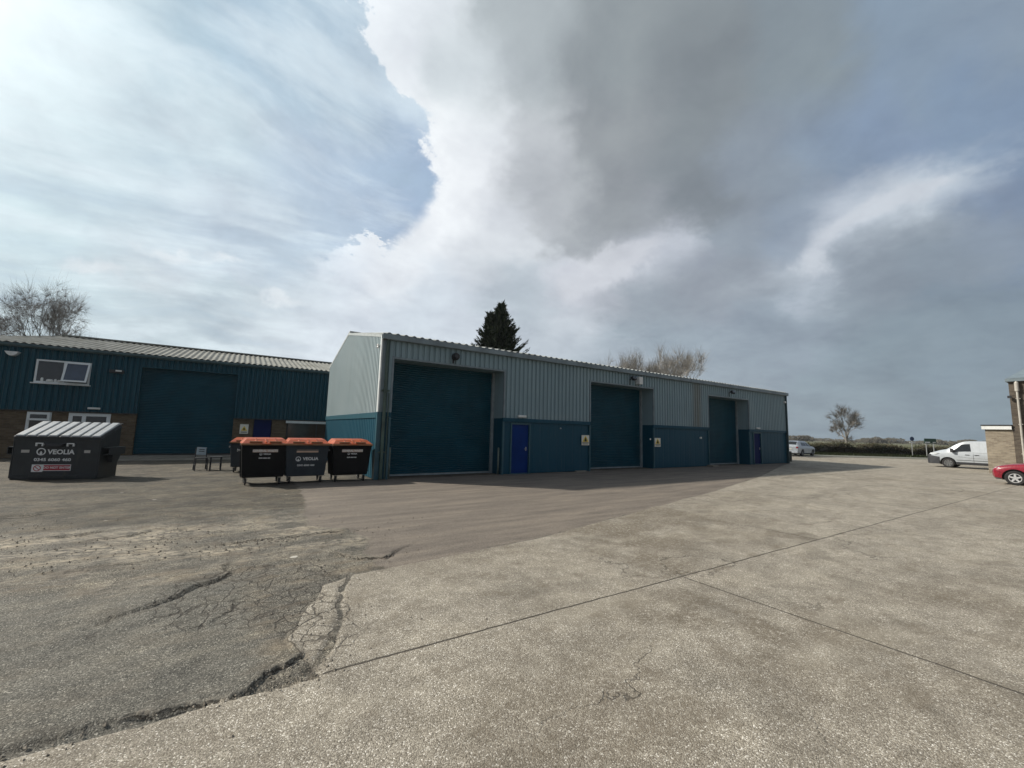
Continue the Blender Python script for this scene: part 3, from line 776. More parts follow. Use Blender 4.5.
def build_ground():
    fine = np.arange(-66, 66.01, 0.25)
    coarse = np.arange(69, 294, 5.0)
    A = np.radians(np.concatenate([fine, coarse])) + YAW
    r1 = np.concatenate([np.geomspace(1.15, 11, 400), np.geomspace(11.08, 62, 190)])
    r = np.concatenate([[0.35, 0.7], r1, np.geomspace(70, 6000, 26)])
    nA, nR = len(A), len(r)
    rr, aa = np.meshgrid(r, A, indexing='ij')
    x, y = rr * np.sin(aa), rr * np.cos(aa)
    wob = (fbm(x, y, 2.2, 4, 3) - 0.5) * 0.16
    near = np.clip((40 - rr) / 20, 0, 1)
    sc = sdist_poly(x, y, CONC)
    sn = sdist_poly(x + wob * 1.2, y + wob, NEWA)
    edgew = np.clip(1 - np.abs(x - 1.0) / 2.2, 0.06, 1)
    scw = sc + wob * 0.8 * edgew + (fbm(x, y, 9, 3, 5) - 0.5) * 0.05 * np.clip(edgew + 0.25, 0, 1)
    # the corner piece has broken away along a gap now filled with grit
    gd, _ = line_dist(x + wob * 0.5, y + wob * 0.5, [(1.28, 5.36), (1.12, 5.0), (1.0, 4.6), (0.93, 4.2), (0.80, 3.85), (0.66, 3.55)])
    scw = np.minimum(scw, gd + 0.016 - 0.085 * fbm(x, y, 6, 4, 71))
    for gp in ([(0.55, 4.9), (0.95, 4.75)], [(0.6, 4.25), (0.85, 4.45), (0.98, 4.5)], [(0.75, 5.1), (1.1, 5.05)]):
        gd, _ = line_dist(x + wob * 0.9, y + wob * 0.9, gp)
        scw = np.minimum(scw, gd - 0.006)
    conc = np.clip(scw / 0.03, 0, 1)
    newa = np.clip(sn / 0.25, 0, 1) * (1 - conc)
    old = (1 - conc) * (1 - newa)
    z = np.zeros_like(x)
    z += old * ((fbm(x, y, 1.1, 4, 11) - 0.5) * 0.05 + (fbm(x * 0.8, y * 1.3, 3, 4, 12) - 0.5) * 0.022 + (fbm(x, y, 15, 3, 13) - 0.5) * 0.008)
    z += conc * (0.006 + (fbm(x, y, 0.7, 3, 21) - 0.5) * 0.008)
    dirt = np.zeros_like(x)
    led = np.full_like(x, 1.0)
    for pts, h in LEDGES:
        d, s = line_dist(x + wob * 0.8 + (fbm(x, y, 11, 3, 9) - .5) * .07, y + wob * 0.8 + (fbm(x, y, 11, 3, 8) - .5) * .07, pts)
        up = s > 0
        led = np.where(d < np.abs(led), np.where(up, d, -d), led)
        z += np.where(up, h * 0.7 * np.exp(-(d / 0.5) ** 2), -h * 0.35 * np.exp(-(d / 0.08) ** 2)) * (1 - conc)
        pass
    # broken rim between old asphalt and the concrete slab
    rim = np.exp(-(scw / 0.05) ** 2) * (sn < 0.1) * (x < 3)
    z -= 0.016 * np.exp(-((scw + 0.03) / 0.04) ** 2) * (1 - newa) * (x < 0.5)
    edge = (x < 2.4) * np.clip(0.15 + fbm(x, y, 2.2, 3, 31) * 1.1, 0, 1) * np.where(x > 0.62, 0.25, 1.0)
    hole = 0.8 * np.exp(-(((x - 0.60) / 0.07) ** 2 + ((y - 3.50) / 0.09) ** 2))
    z -= 0.03 * hole
    dirt = np.maximum(dirt, hole)
    # crazed corner of the slab
    cz = np.exp(-(((x - 0.78) / 0.30) ** 2 + ((y - 4.4) / 0.85) ** 2) ** 1.5)
    cz2 = np.exp(-(((x - 0.35) / 0.9) ** 2 + ((y - 5.35) / 0.95) ** 2) ** 1.5) * 0.9
    crack = np.clip(cz * (x < 1.15) * 1.0 + cz2 * (1 - conc) * 1.3, 0, 1)
    # exposed pale aggregate in bands across the old asphalt
    nb = fbm(x * 0.6 + y * 0.15, y * 2.0, 1.6, 5, 41)
    band = np.exp(-((y - 7.9 + 0.12 * x) / 0.75) ** 2)
    lite = old * np.clip((nb - 0.42) * 5, 0, 1) * np.clip(band * 1.3 + 0.30, 0, 1)
    stain = np.clip((fbm(x, y, 0.55, 5, 51) - 0.5) * 4, 0, 1)
    wear = np.exp(-(((x - 5.9) / 1.5) ** 2 + ((y - 5.2) / 1.1) ** 2)) + np.exp(-(((x - 4.2) / 1.2) ** 2 + ((y - 2.4) / 0.9) ** 2)) + 0.8 * np.exp(-(((x - 6.6) / 2.5) ** 2 + ((y - 1.2) / 0.7) ** 2))
    stain = np.clip(stain * 0.6 + wear * np.clip((fbm(x, y, 2.4, 4, 61) - 0.34) * 4, 0, 1), 0, 1)
    patch = sdist_poly(x + wob * 0.6, y + wob * 0.3, [(4.45, 5.9), (4.55, 3.37), (9.0, 3.37), (8.6, 4.6), (9.0, 7.2)])
    stain = np.clip(stain + np.clip(patch / 0.05, 0, 1) * np.clip((fbm(x, y, 2.0, 5, 81) - 0.30) * 2.6, 0, 1) * 0.75, 0, 1)
    fd = x * 0.5457 + y * 0.838
    field = np.clip(np.maximum((fd - 48.5) / 1.0, (y - 38) / 1.0), 0, 1)
    z *= near
    z -= np.where(fd > 60, np.clip((fd - 60) / 400, 0, 1) * 1.0, 0)
    co = np.stack([x, y, z], -1).reshape(-1, 3)
    ri = np.arange(nR - 1)[:, None] * nA
    ai = np.arange(nA)[None, :]
    a2 = (ai + 1) % nA
    q = np.stack([ri + ai, ri + nA + ai, ri + nA + a2, ri + a2], -1).reshape(-1, 4)
    nv = len(co) + 1
    co = np.concatenate([co, [[0, 0, 0]]])
    tris = np.stack([np.full(nA, nv - 1), np.arange(nA), (np.arange(nA) + 1) % nA], -1)
    me = bpy.data.meshes.new('ground')
    me.vertices.add(nv)
    me.vertices.foreach_set('co', co.astype(np.float32).ravel())
    loops = np.concatenate([q.ravel(), tris.ravel()])
    me.loops.add(len(loops))
    me.loops.foreach_set('vertex_index', loops.astype(np.int32))
    nq = len(q)
    me.polygons.add(nq + nA)
    ls = np.concatenate([np.arange(nq) * 4, nq * 4 + np.arange(nA) * 3])
    me.polygons.foreach_set('loop_start', ls.astype(np.int32))
    me.update(calc_edges=True)
    me.validate()

    def attr(nm, chans):
        at = me.color_attributes.new(nm, 'FLOAT_COLOR', 'POINT')
        arr = np.ones((nv, 4), np.float32)
        for k, cch in enumerate(chans):
            arr[:nv - 1, k] = cch.reshape(-1)
            arr[nv - 1, k] = cch.reshape(-1)[0]
        at.data.foreach_set('color', arr.ravel())
    attr('zones', [np.clip(0.5 + scw * 2, 0, 1), np.clip(0.5 + sn, 0, 1), crack, field])
    attr('marks', [lite, stain, dirt, edge])
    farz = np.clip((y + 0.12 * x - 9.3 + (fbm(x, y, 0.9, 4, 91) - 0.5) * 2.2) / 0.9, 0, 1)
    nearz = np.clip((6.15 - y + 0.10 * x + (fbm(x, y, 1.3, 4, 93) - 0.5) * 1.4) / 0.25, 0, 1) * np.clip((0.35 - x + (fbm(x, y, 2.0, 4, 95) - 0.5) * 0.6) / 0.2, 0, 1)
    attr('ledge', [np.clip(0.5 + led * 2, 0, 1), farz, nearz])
    me.shade_smooth()
    if me.polygons[nq // 2].normal.z < 0:
        me.flip_normals()
    o = bpy.data.objects.new('ground', me)
    C.objects.link(o)
    return struct(o)


def b_ground(g, pos):
    a1 = g.n('ShaderNodeAttribute', attribute_name='zones')
    a2 = g.n('ShaderNodeAttribute', attribute_name='marks')
    s1 = g.n('ShaderNodeSeparateColor')
    g.link(a1.outputs['Color'], s1.inputs[0])
    s2 = g.n('ShaderNodeSeparateColor')
    g.link(a2.outputs['Color'], s2.inputs[0])
    fineN = g.noise(pos, 14, 4, 0.6)
    conc = g.step(g.math('ADD', s1.outputs[0], cenm(g, fineN, 0.05)), 0.49, 0.51)
    newa = g.step(g.math('ADD', s1.outputs[1], cenm(g, g.noise(pos, 3, 5, 0.6), 0.25)), 0.46, 0.56)
    # grit: stones of two sizes with dark gaps
    v1 = g.n('ShaderNodeTexVoronoi', feature='F1')
    g.link(pos, v1.inputs['Vector'])
    v1.inputs['Scale'].default_value = 130
    v2 = g.n('ShaderNodeTexVoronoi', feature='F1')
    g.link(pos, v2.inputs['Vector'])
    v2.inputs['Scale'].default_value = 210
    r1 = g.n('ShaderNodeSeparateColor')
    g.link(v1.outputs['Color'], r1.inputs[0])
    r2 = g.n('ShaderNodeSeparateColor')
    g.link(v2.outputs['Color'], r2.inputs[0])
    tone = r1.outputs[0]
    gap = g.step(v1.outputs['Distance'], 0.45, 0.75)
    med = g.noise(pos, 22, 4, 0.7)
    big = g.noise(pos, 0.9, 6, 0.65)
    mid = g.noise(pos, 4.5, 5, 0.65)
    # concrete, exposed aggregate
    cc = g.ramp(tone, [(0.0, (0.105, 0.093, 0.073)), (0.25, (0.245, 0.222, 0.180)), (0.7, (0.355, 0.326, 0.270)), (0.90, (0.47, 0.438, 0.37)), (0.98, (0.85, 0.82, 0.75))])
    cc = g.mix(g.math('MULTIPLY', gap, 0.62), cc, (0.10, 0.088, 0.066))
    cc = g.mix(0.22, cc, g.ramp(r2.outputs[1], [(0, (0.10, 0.085, 0.065)), (0.6, (0.28, 0.245, 0.20)), (1, (0.60, 0.55, 0.48))]))
    cc = g.mix(1.0, cc, g.ramp(big, [(0.34, (0.82, 0.82, 0.82)), (0.5, (1, 1, 1)), (0.66, (1.14, 1.14, 1.13))]), 'MULTIPLY')
    cc = g.mix(1.0, cc, g.ramp(mid, [(0.3, (0.78, 0.77, 0.76)), (0.7, (1.2, 1.2, 1.2))]), 'MULTIPLY')
    cc = g.mix(g.math('MULTIPLY', g.math('MULTIPLY', s2.outputs[1], g.step(med, 0.34, 0.54)), 0.70), cc, (0.105, 0.084, 0.058))
    drips = g.math('MULTIPLY', g.step(g.voro(g.vmath('ADD', pos, g.vmath('SCALE', g.noise(pos, 9, 3, 0.5, 0, 1), scale=0.08)), 0.85), 0.10, 0.05), g.step(big, 0.45, 0.55))
    cc = g.mix(g.math('MULTIPLY', drips, 0.45), cc, (0.07, 0.062, 0.05))
    wash = g.step(g.noise(g.scaled(pos, (0.6, 1.3, 1)), 0.75, 5, 0.6), 0.52, 0.66)
    cc = g.mix(g.math('MULTIPLY', wash, 0.22), cc, (0.44, 0.40, 0.32))
    # tyre sweeps: wide arcs of slightly darker rubber
    tw = g.vmath('ADD', pos, g.vmath('SCALE', g.noise(pos, 0.5, 2, 0.5, 0, 1), scale=0.5))
    for cx_, cy_, rr_, ww_ in ((2.0, -9.0, 13.2, 0.12), (2.0, -9.0, 14.9, 0.12), (19.0, -14.0, 20.5, 0.14), (19.0, -14.0, 22.2, 0.14)):
        dd_ = g.math('ABSOLUTE', g.math('SUBTRACT', g.vmath('DISTANCE', tw, (cx_, cy_, 0.0)), rr_))
        tm = g.math('MULTIPLY', g.step(dd_, ww_ * 1.5, ww_ * 0.6), g.step(g.noise(pos, 1.1, 5, 0.65), 0.42, 0.62))
        cc = g.mix(g.math('MULTIPLY', tm, 0.30), cc, (0.10, 0.088, 0.07))
    grit = g.step(g.noise(g.scaled(pos, (0.8, 1.2, 1)), 2.6, 7, 0.72), 0.52, 0.66)
    cc = g.mix(g.math('MULTIPLY', grit, 0.50), cc, (0.14, 0.116, 0.085))
    smo = g.step(g.noise(pos, 1.7, 4, 0.55), 0.60, 0.70)
    cc = g.mix(g.math('MULTIPLY', smo, 0.35), cc, (0.29, 0.265, 0.22))
    # old asphalt, worn and stony
    oc = g.ramp(tone, [(0.0, (0.042, 0.040, 0.034)), (0.35, (0.105, 0.098, 0.084)), (0.75, (0.17, 0.158, 0.134)), (0.90, (0.27, 0.25, 0.21)), (1.0, (0.50, 0.47, 0.41))])
    oc = g.mix(g.math('MULTIPLY', gap, 0.5), oc, (0.055, 0.050, 0.042))
    oc = g.mix(1.0, oc, g.ramp(big, [(0.32, (0.72, 0.72, 0.72)), (0.5, (1, 1, 1)), (0.7, (1.25, 1.22, 1.16))]), 'MULTIPLY')
    oc = g.mix(1.0, oc, g.ramp(mid, [(0.3, (0.72, 0.72, 0.72)), (0.7, (1.22, 1.22, 1.2))]), 'MULTIPLY')
    stk = g.noise(g.scaled(pos, (0.9, 3.2, 1)), 1.6, 6, 0.7)
    oc = g.mix(1.0, oc, g.ramp(stk, [(0.32, (0.78, 0.78, 0.79)), (0.5, (1, 1, 1)), (0.68, (1.28, 1.26, 1.21))]), 'MULTIPLY')
    brown = g.step(g.noise(g.scaled(pos, (0.7, 1.6, 1)), 2.2, 5, 0.6), 0.50, 0.62)
    oc = g.mix(g.math('MULTIPLY', brown, 0.45), oc, (0.135, 0.108, 0.078))
    lt = g.math('MULTIPLY', s2.outputs[0], g.step(g.noise(g.scaled(pos, (7, 14, 1)), 1.0, 5, 0.7), 0.42, 0.60))
    oc = g.mix(g.math('MULTIPLY', lt, 0.9), oc, (0.38, 0.335, 0.265))
    fleck = g.step(g.voro(g.vmath('ADD', pos, g.vmath('SCALE', g.noise(pos, 16, 3, 0.6, 0, 1), scale=0.10)), 0.9), 0.055, 0.035)
    oc = g.mix(g.math('MULTIPLY', fleck, 0.8), oc, (0.55, 0.53, 0.48))
    # newer asphalt, dusty brown grey
    nc = g.ramp(tone, [(0.0, (0.098, 0.082, 0.067)), (0.5, (0.150, 0.129, 0.109)), (1.0, (0.23, 0.203, 0.172))])
    sw = g.noise(g.scaled(pos, (0.35, 2.2, 1)), 1.3, 6, 0.65)
    nc = g.mix(1.0, nc, g.ramp(sw, [(0.32, (0.72, 0.72, 0.74)), (0.5, (1, 1, 1)), (0.68, (1.34, 1.32, 1.27))]), 'MULTIPLY')
    nc = g.mix(g.math('MULTIPLY', g.step(mid, 0.45, 0.75), 0.25), nc, (0.20, 0.175, 0.145))
    blot = g.noise(pos, 1.5, 8, 0.66)
    oc = g.mix(1.0, oc, g.ramp(blot, [(0.36, (0.68, 0.69, 0.70)), (0.48, (0.95, 0.95, 0.95)), (0.60, (1.16, 1.14, 1.09))]), 'MULTIPLY')
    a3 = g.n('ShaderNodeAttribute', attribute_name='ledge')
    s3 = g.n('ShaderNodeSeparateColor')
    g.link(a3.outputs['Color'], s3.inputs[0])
    # old asphalt darker towards the workshop; smooth grey patch nearest
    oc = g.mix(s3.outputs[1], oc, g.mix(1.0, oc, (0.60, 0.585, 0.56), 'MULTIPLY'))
    npc = g.ramp(tone, [(0.0, (0.052, 0.051, 0.044)), (0.5, (0.108, 0.105, 0.092)), (0.9, (0.165, 0.160, 0.138)), (1.0, (0.34, 0.33, 0.29))])
    npc = g.mix(1.0, npc, g.ramp(mid, [(0.3, (0.80, 0.80, 0.80)), (0.7, (1.2, 1.2, 1.2))]), 'MULTIPLY')
    oc = g.mix(g.math('MULTIPLY', s3.outputs[2], 0.65), oc, npc)
    c = g.mix(newa, oc, nc)
    c = g.mix(conc, c, cc)
    # saw joints and cracks in the slab
    sp = g.n('ShaderNodeSeparateXYZ')
    wv = g.vmath('ADD', pos, g.vmath('SCALE', g.vmath('SUBTRACT', g.noise(pos, 2.3, 6, 0.65, 0, 1), (0.5, 0.5, 0.5)), scale=0.05))
    g.link(wv, sp.inputs[0])
    X, Y = sp.outputs[0], sp.outputs[1]

    def seg(fixed, c0, run, a, b, wdt):
        d = g.math('ABSOLUTE', g.math('SUBTRACT', fixed, c0))
        ln = g.step(d, wdt, wdt * 0.45)
        return g.math('MULTIPLY', ln, g.math('MULTIPLY', g.step(run, a, a + 0.05), g.step(run, b, b - 0.05)))
    j = seg(Y, 3.365, X, 0.62, 60, 0.016)
    for s in (seg(X, 4.79, Y, -12, 3.37, 0.015), seg(X, 8.66, Y, 3.35, 4.6, 0.014), seg(X, 10.9, Y, 1.2, 3.35, 0.012), seg(X, 15.2, Y, 3.35, 8.2, 0.012), seg(X, 20.9, Y, 3.35, 9.9, 0.02), seg(X, 20.6, Y, -8, 3.35, 0.02), seg(Y, 9.1, X, 20, 46, 0.03)):
        j = g.math('MAXIMUM', j, s)
    # wandering hairline cracks
    cw = g.vmath('ADD', pos, g.vmath('SCALE', g.noise(pos, 0.7, 6, 0.6, 0, 1), scale=2.2))
    hv = g.n('ShaderNodeTexVoronoi', feature='DISTANCE_TO_EDGE')
    g.link(cw, hv.inputs['Vector'])
    hv.inputs['Scale'].default_value = 0.20
    hair = g.math('MULTIPLY', g.step(hv.outputs['Distance'], 0.0040, 0.0010), g.step(g.noise(pos, 0.4, 3), 0.46, 0.60))
    joint = g.math('MULTIPLY', g.math('MAXIMUM', j, g.math('MULTIPLY', hair, 0.7)), conc)
    # crazing
    kv = g.n('ShaderNodeTexVoronoi', feature='DISTANCE_TO_EDGE')
    g.link(g.vmath('ADD', pos, g.vmath('SCALE', g.noise(pos, 3.5, 3, 0.5, 0, 1), scale=0.22)), kv.inputs['Vector'])
    kv.inputs['Scale'].default_value = 5.5
    craze = g.math('MULTIPLY', g.step(kv.outputs['Distance'], 0.060, 0.015), g.math('MULTIPLY', g.math('MULTIPLY', g.step(s1.outputs[2], 0.25, 0.5), 0.8), g.step(g.noise(pos, 2.6, 3), 0.32, 0.46)))
    kv2 = g.n('ShaderNodeTexVoronoi', feature='DISTANCE_TO_EDGE')
    g.link(cw, kv2.inputs['Vector'])
    kv2.inputs['Scale'].default_value = 1.25
    oldc = g.math('MULTIPLY', g.step(kv2.outputs['Distance'], 0.020, 0.004), g.math('MULTIPLY', g.math('SUBTRACT', 1.0, conc), g.math('MULTIPLY', g.math('SUBTRACT', 1.0, newa), g.step(g.noise(pos, 0.8, 3), 0.48, 0.62))))
    dark = g.math('MAXIMUM', g.math('MAXIMUM', joint, craze), g.math('MAXIMUM', g.math('MULTIPLY', oldc, 0.7), g.math('MULTIPLY', s2.outputs[2], g.step(g.noise(pos, 9, 4, 0.7), 0.30, 0.52))))
    # ledges where a patch of asphalt stands proud, and the open edge of the slab
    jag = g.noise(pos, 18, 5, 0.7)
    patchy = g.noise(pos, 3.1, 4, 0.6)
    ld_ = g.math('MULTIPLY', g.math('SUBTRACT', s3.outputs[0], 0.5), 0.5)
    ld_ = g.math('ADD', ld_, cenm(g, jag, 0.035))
    wl = g.math('MULTIPLY', g.step(patchy, 0.38, 0.75), -0.026)
    inl = g.math('MULTIPLY', g.step(ld_, 0.003, -0.003), g.math('GREATER_THAN', ld_, wl))
    ed_ = g.math('MULTIPLY', g.math('SUBTRACT', s1.outputs[0], 0.5), 0.5)
    ed_ = g.math('ADD', ed_, cenm(g, jag, 0.020))
    we = g.math('MULTIPLY', g.step(patchy, 0.25, 0.8), -0.026)
    ine = g.math('MULTIPLY', g.math('MULTIPLY', g.step(ed_, 0.003, -0.003), g.math('GREATER_THAN', ed_, we)), a2.outputs['Alpha'])
    lit_crest = g.math('MULTIPLY', g.math('MULTIPLY', g.step(ld_, 0.0, 0.008), g.step(ld_, 0.05, 0.015)), g.step(patchy, 0.35, 0.6))  # pale band on the upper side paints a lit edge, with edge dust
    c = g.mix(g.math('MULTIPLY', g.math('MULTIPLY', lit_crest, 0.45), g.math('SUBTRACT', 1.0, conc)), c, (0.30, 0.27, 0.22))
    dark = g.math('MAXIMUM', dark, g.math('MULTIPLY', g.math('MAXIMUM', inl, ine), g.math('SUBTRACT', 1.0, conc)))
    c = g.mix(g.math('MULTIPLY', dark, 0.86), c, (0.040, 0.034, 0.027))
    # rough grassland beyond the yard
    gc = g.ramp(g.noise(pos, 0.05, 6, 0.6), [(0.35, (0.07, 0.085, 0.035)), (0.6, (0.12, 0.11, 0.06))])
    c = g.mix(g.step(a1.outputs['Alpha'], 0.3, 0.7), c, gc)
    setb(g, col=c, rough=0.86, spec=0.3)
    h = g.math('SUBTRACT', g.math('ADD', g.math('MULTIPLY', g.math('SUBTRACT', 1.2, v1.outputs['Distance']), g.math('SUBTRACT', 1.0, g.math('MULTIPLY', newa, 0.6))), g.math('MULTIPLY', med, 0.9)), g.math('MULTIPLY', dark, 2.5))
    bump(g, h, 0.50, 0.009)


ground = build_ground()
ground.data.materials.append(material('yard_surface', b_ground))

FH = Vector((0.5457, 0.838, 0))
RH = Vector((0.838, -0.5457, 0))


def far(lat, dep, z=0.0):
    p = RH * lat + FH * dep
    return Vector((p.x, p.y, z))


def b_road(g, pos):
    a = g.noise(pos, 1.2, 6, 0.6)
    c = g.mix(a, (0.10, 0.105, 0.085), (0.17, 0.17, 0.14))
    setb(g, col=c, rough=0.9)


mb = MB()
L0, L1 = 14, 95
for i in range(40):
    a, b = L0 + (L1 - L0) * i / 40, L0 + (L1 - L0) * (i + 1) / 40
    mb.quad(far(a, 43.2, 0.03), far(b, 43.2, 0.03), far(b, 47.2, 0.03), far(a, 47.2, 0.03))
struct(mb.build('road', material('lane_surface', b_road)))
mb = MB()
mb.hexa([far(L0, 43.0, -0.02), far(L1, 43.0, -0.02), far(L1, 43.2, -0.02), far(L0, 43.2, -0.02)], [far(L0, 43.0, 0.045), far(L1, 43.0, 0.045), far(L1, 43.2, 0.045), far(L0, 43.2, 0.045)])
struct(mb.build('kerb_strip', MP('pale_kerb', (0.36, 0.34, 0.29), 0.9, var=0.2, dirt=0.5, streak=False)))

# grass verge: a rough bank with tufts
mb = MB()
n = 160
for i in range(n):
    a, b = L0 + (L1 - L0) * i / n, L0 + (L1 - L0) * (i + 1) / n
    pr = [(47.2, 0.02), (47.6, 0.09), (48.3, 0.16), (49.4, 0.22)]
    for (d0, z0), (d1, z1) in zip(pr[:-1], pr[1:]):
        mb.quad(far(a, d0, z0), far(b, d0, z0), far(b, d1, z1), far(a, d1, z1))
for i in range(7000):
    l, d = random.uniform(26, 80), 47.1 + random.random() ** 1.4 * 2.0
    z0 = 0.02 + (d - 47.1) * 0.08
    h = random.uniform(0.08, 0.30)
    t = random.uniform(-0.1, 0.1)
    wdt = random.uniform(0.02, 0.05)
    mb.poly([far(l - wdt, d, z0), far(l + wdt, d, z0), far(l + t, d + random.uniform(-.1, .1), z0 + h)])
struct(mb.build('grass_verge', M['grass']), 'stuff')


# ------------------------------------------------------------------ main warehouse
XL, XR, YF, YB, ZE = 4.0025, 33.1, 14.472, 24.4, 4.80
YM, ZR = 20.1, 6.0
ZB = 2.262
DOORS = [(4.43, 9.0013), (13.848, 18.3646), (23.4205, 27.9287)]
PDOORS = [(9.467, 10.344), (28.519, 29.4307)]
ZD = 4.165
REC = 0.85
wh = thing('warehouse', 'long warehouse in pale blue-grey corrugated metal over a dark teal band, with three roller doors', 'warehouse', (XL, YF, 0))


def islands(mb):
    """one MB for every connected piece of a mesh"""
    par = list(range(len(mb.v)))

    def find(a):
        while par[a] != a:
            par[a] = par[par[a]]
            a = par[a]
        return a
    for f in mb.f:
        r = find(f[0])
        for k in f[1:]:
            par[find(k)] = r
    out = {}
    for f in mb.f:
        out.setdefault(find(f[0]), []).append(f)
    res = []
    for fs in out.values():
        m_ = MB()
        idx = {}
        for f in fs:
            for k in f:
                if k not in idx:
                    idx[k] = len(m_.v)
                    m_.v.append(mb.v[k])
            m_.f.append(tuple(idx[k] for k in f))
        res.append(m_)
    return res


def part(mb, name, mat, parent, split=False, **k):
    """vertices are in world coordinates"""
    if split:
        return [part(i_, name, mat, parent, **k) for i_ in islands(mb)]
    o = mb.build(name, mat, parent, **k)
    if parent is not None and parent.type == 'EMPTY':
        o.location = -parent.location
    return o


mb = MB()
ed = [XL + 0.10, DOORS[0][0], DOORS[0][1], DOORS[1][0], DOORS[1][1], DOORS[2][0], DOORS[2][1], XR - 0.12]
for i in range(0, 8, 2):
    ribbed(mb, ed[i], ed[i + 1], ZB, ZE + 0.05, YF)
for a, b in DOORS:
    ribbed(mb, a, b, ZD, ZE + 0.05, YF)
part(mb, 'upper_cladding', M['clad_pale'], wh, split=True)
mb = MB()
segs = []
for i in range(0, 8, 2):
    a, b = ed[i], ed[i + 1]
    cuts = [p for p in PDOORS if a < p[0] < b]
    if cuts:
        segs += [(a, cuts[0][0] - 0.06), (cuts[0][1] + 0.06, b)]
    else:
        segs.append((a, b))
for a, b in segs:
    ribbed(mb, a, b, 0.02, ZB - 0.12, YF + 0.02, pitch=0.46, depth=0.006, flat=0.8)
for a, b in PDOORS:
    ribbed(mb, a - 0.06, b + 0.06, 2.09, ZB - 0.12, YF + 0.02, pitch=0.46, depth=0.006, flat=0.8)
part(mb, 'lower_cladding', M['clad_teal'], wh, split=True)
mb = MB()
for i in range(0, 8, 2):
    mb.box(ed[i], ed[i + 1], YF - 0.056, YF + 0.03, ZB - 0.14, ZB + 0.02)
part(mb, 'band_trim', M['clad_teal'], wh, split=True, bevel=0.01)
# rows of fixing screws on the rib crests
mb = MB()
for i in range(0, 8, 2):
    k = math.floor(ed[i] / 0.213) + 1
    while k * 0.213 + 0.05 < ed[i + 1] - 0.05:
        for z in (2.42, 3.55, 4.66):
            x = k * 0.213 + 0.055
            mb.box(x - 0.011, x + 0.011, YF - 0.054, YF - 0.0485, z - 0.011, z + 0.011)
        k += 1
fx = part(mb, 'fixing_screws', M['galv'], wh)
fx['kind'] = 'stuff'
# reveals of the recessed door bays
mb = MB()
mb2 = MB()
for a, b in DOORS:
    for x, s in ((a, 1), (b, -1)):
        mb.box(min(x, x - s * 0.04), max(x, x - s * 0.04), YF + 0.02, YF + REC, ZB, ZD)
        mb2.box(min(x, x - s * 0.04), max(x, x - s * 0.04), YF + 0.02, YF + REC, 0, ZB - 0.002)
    mb.box(a - 0.04, b + 0.04, YF + 0.02, YF + REC, ZD + 0.002, ZD + 0.06)
part(mb, 'door_reveal', M['clad_pale'], wh, split=True)
part(mb2, 'door_reveal_base', M['clad_teal'], wh, split=True)
# flashing round the openings
for a, b in DOORS:
    mb = MB()
    mb.box(a - 0.07, a - 0.001, YF - 0.06, YF + 0.03, ZB + 0.02, ZD + 0.09)
    mb.box(b + 0.001, b + 0.07, YF - 0.06, YF + 0.03, ZB + 0.02, ZD + 0.09)
    mb.box(a - 0.001, b + 0.001, YF - 0.062, YF + 0.04, ZD + 0.002, ZD + 0.07)
    part(mb, 'door_flashing', M['gutter'], wh, split=True)
    mb = MB()
    mb.box(a - 0.07, a - 0.001, YF - 0.05, YF + 0.03, 0.0, ZB - 0.142)
    mb.box(b + 0.001, b + 0.07, YF - 0.05, YF + 0.03, 0.0, ZB - 0.142)
    part(mb, 'jamb_guard', M['trim_teal'], wh, split=True)
    # roller curtain with bottom rail and side guides
    rd = MB()
    prof = []
    z = 0.07
    while z < ZD + 0.02:
        prof += [(0.0, z), (-0.030, z + 0.018), (-0.034, z + 0.050), (-0.004, z + 0.070)]
        z += 0.082
    i0 = len(rd.v)
    for (d, zz) in prof:
        rd.v += [(a + 0.08, YF + REC - 0.05 + d, zz), (b - 0.08, YF + REC - 0.05 + d, zz)]
    for k in range(len(prof) - 1):
        rd.f.append((i0 + 2 * k, i0 + 2 * k + 1, i0 + 2 * k + 3, i0 + 2 * k + 2))
    cur = part(rd, 'roller_door', M['curtain'], wh)
    bt = MB()
    bt.box(a + 0.08, b - 0.08, YF + REC - 0.085, YF + REC - 0.02, 0.01, 0.075)
    bt.build('bottom_rail', M['steel_frame'], cur)
    gd = MB()
    for x0, x1 in ((a + 0.002, a + 0.12), (b - 0.12, b - 0.002)):
        gd.box(x0, x1, YF + REC - 0.17, YF + REC - 0.076, 0.0, ZD)
    part(gd, 'door_frame', M['steel_frame'], wh, split=True)
    hd = MB()
    hd.box(a, b, YF + REC - 0.02, YF + REC + 0.3, 0, ZD + 0.5)
    part(hd, 'inner_wall', M['black'], wh)
# guard posts at the first bay
for x, y in ((4.50, YF + 0.1), (8.93, YF + 0.12)):
    mb = MB()
    mb.tube((x, y, 0), (x, y, 1.05), 0.038, n=10)
    mb.lathe([(0.0, 0.03), (0.03, 0.02), (0.038, 0)], (x, y, 1.05), n=10)
    g_ = mb.build('guard_post', MP('weathered_yellow_paint_%d' % int(x), (0.13, 0.16, 0.14), 0.6, var=0.3, dirt=0.4), smooth=True)
    tag(g_, 'thin weathered post at the ' + ('left, downpipe side' if x < 6 else 'right, blue door side') + ' of the nearest roller door', 'guard post', 'guard posts at the nearest roller door')
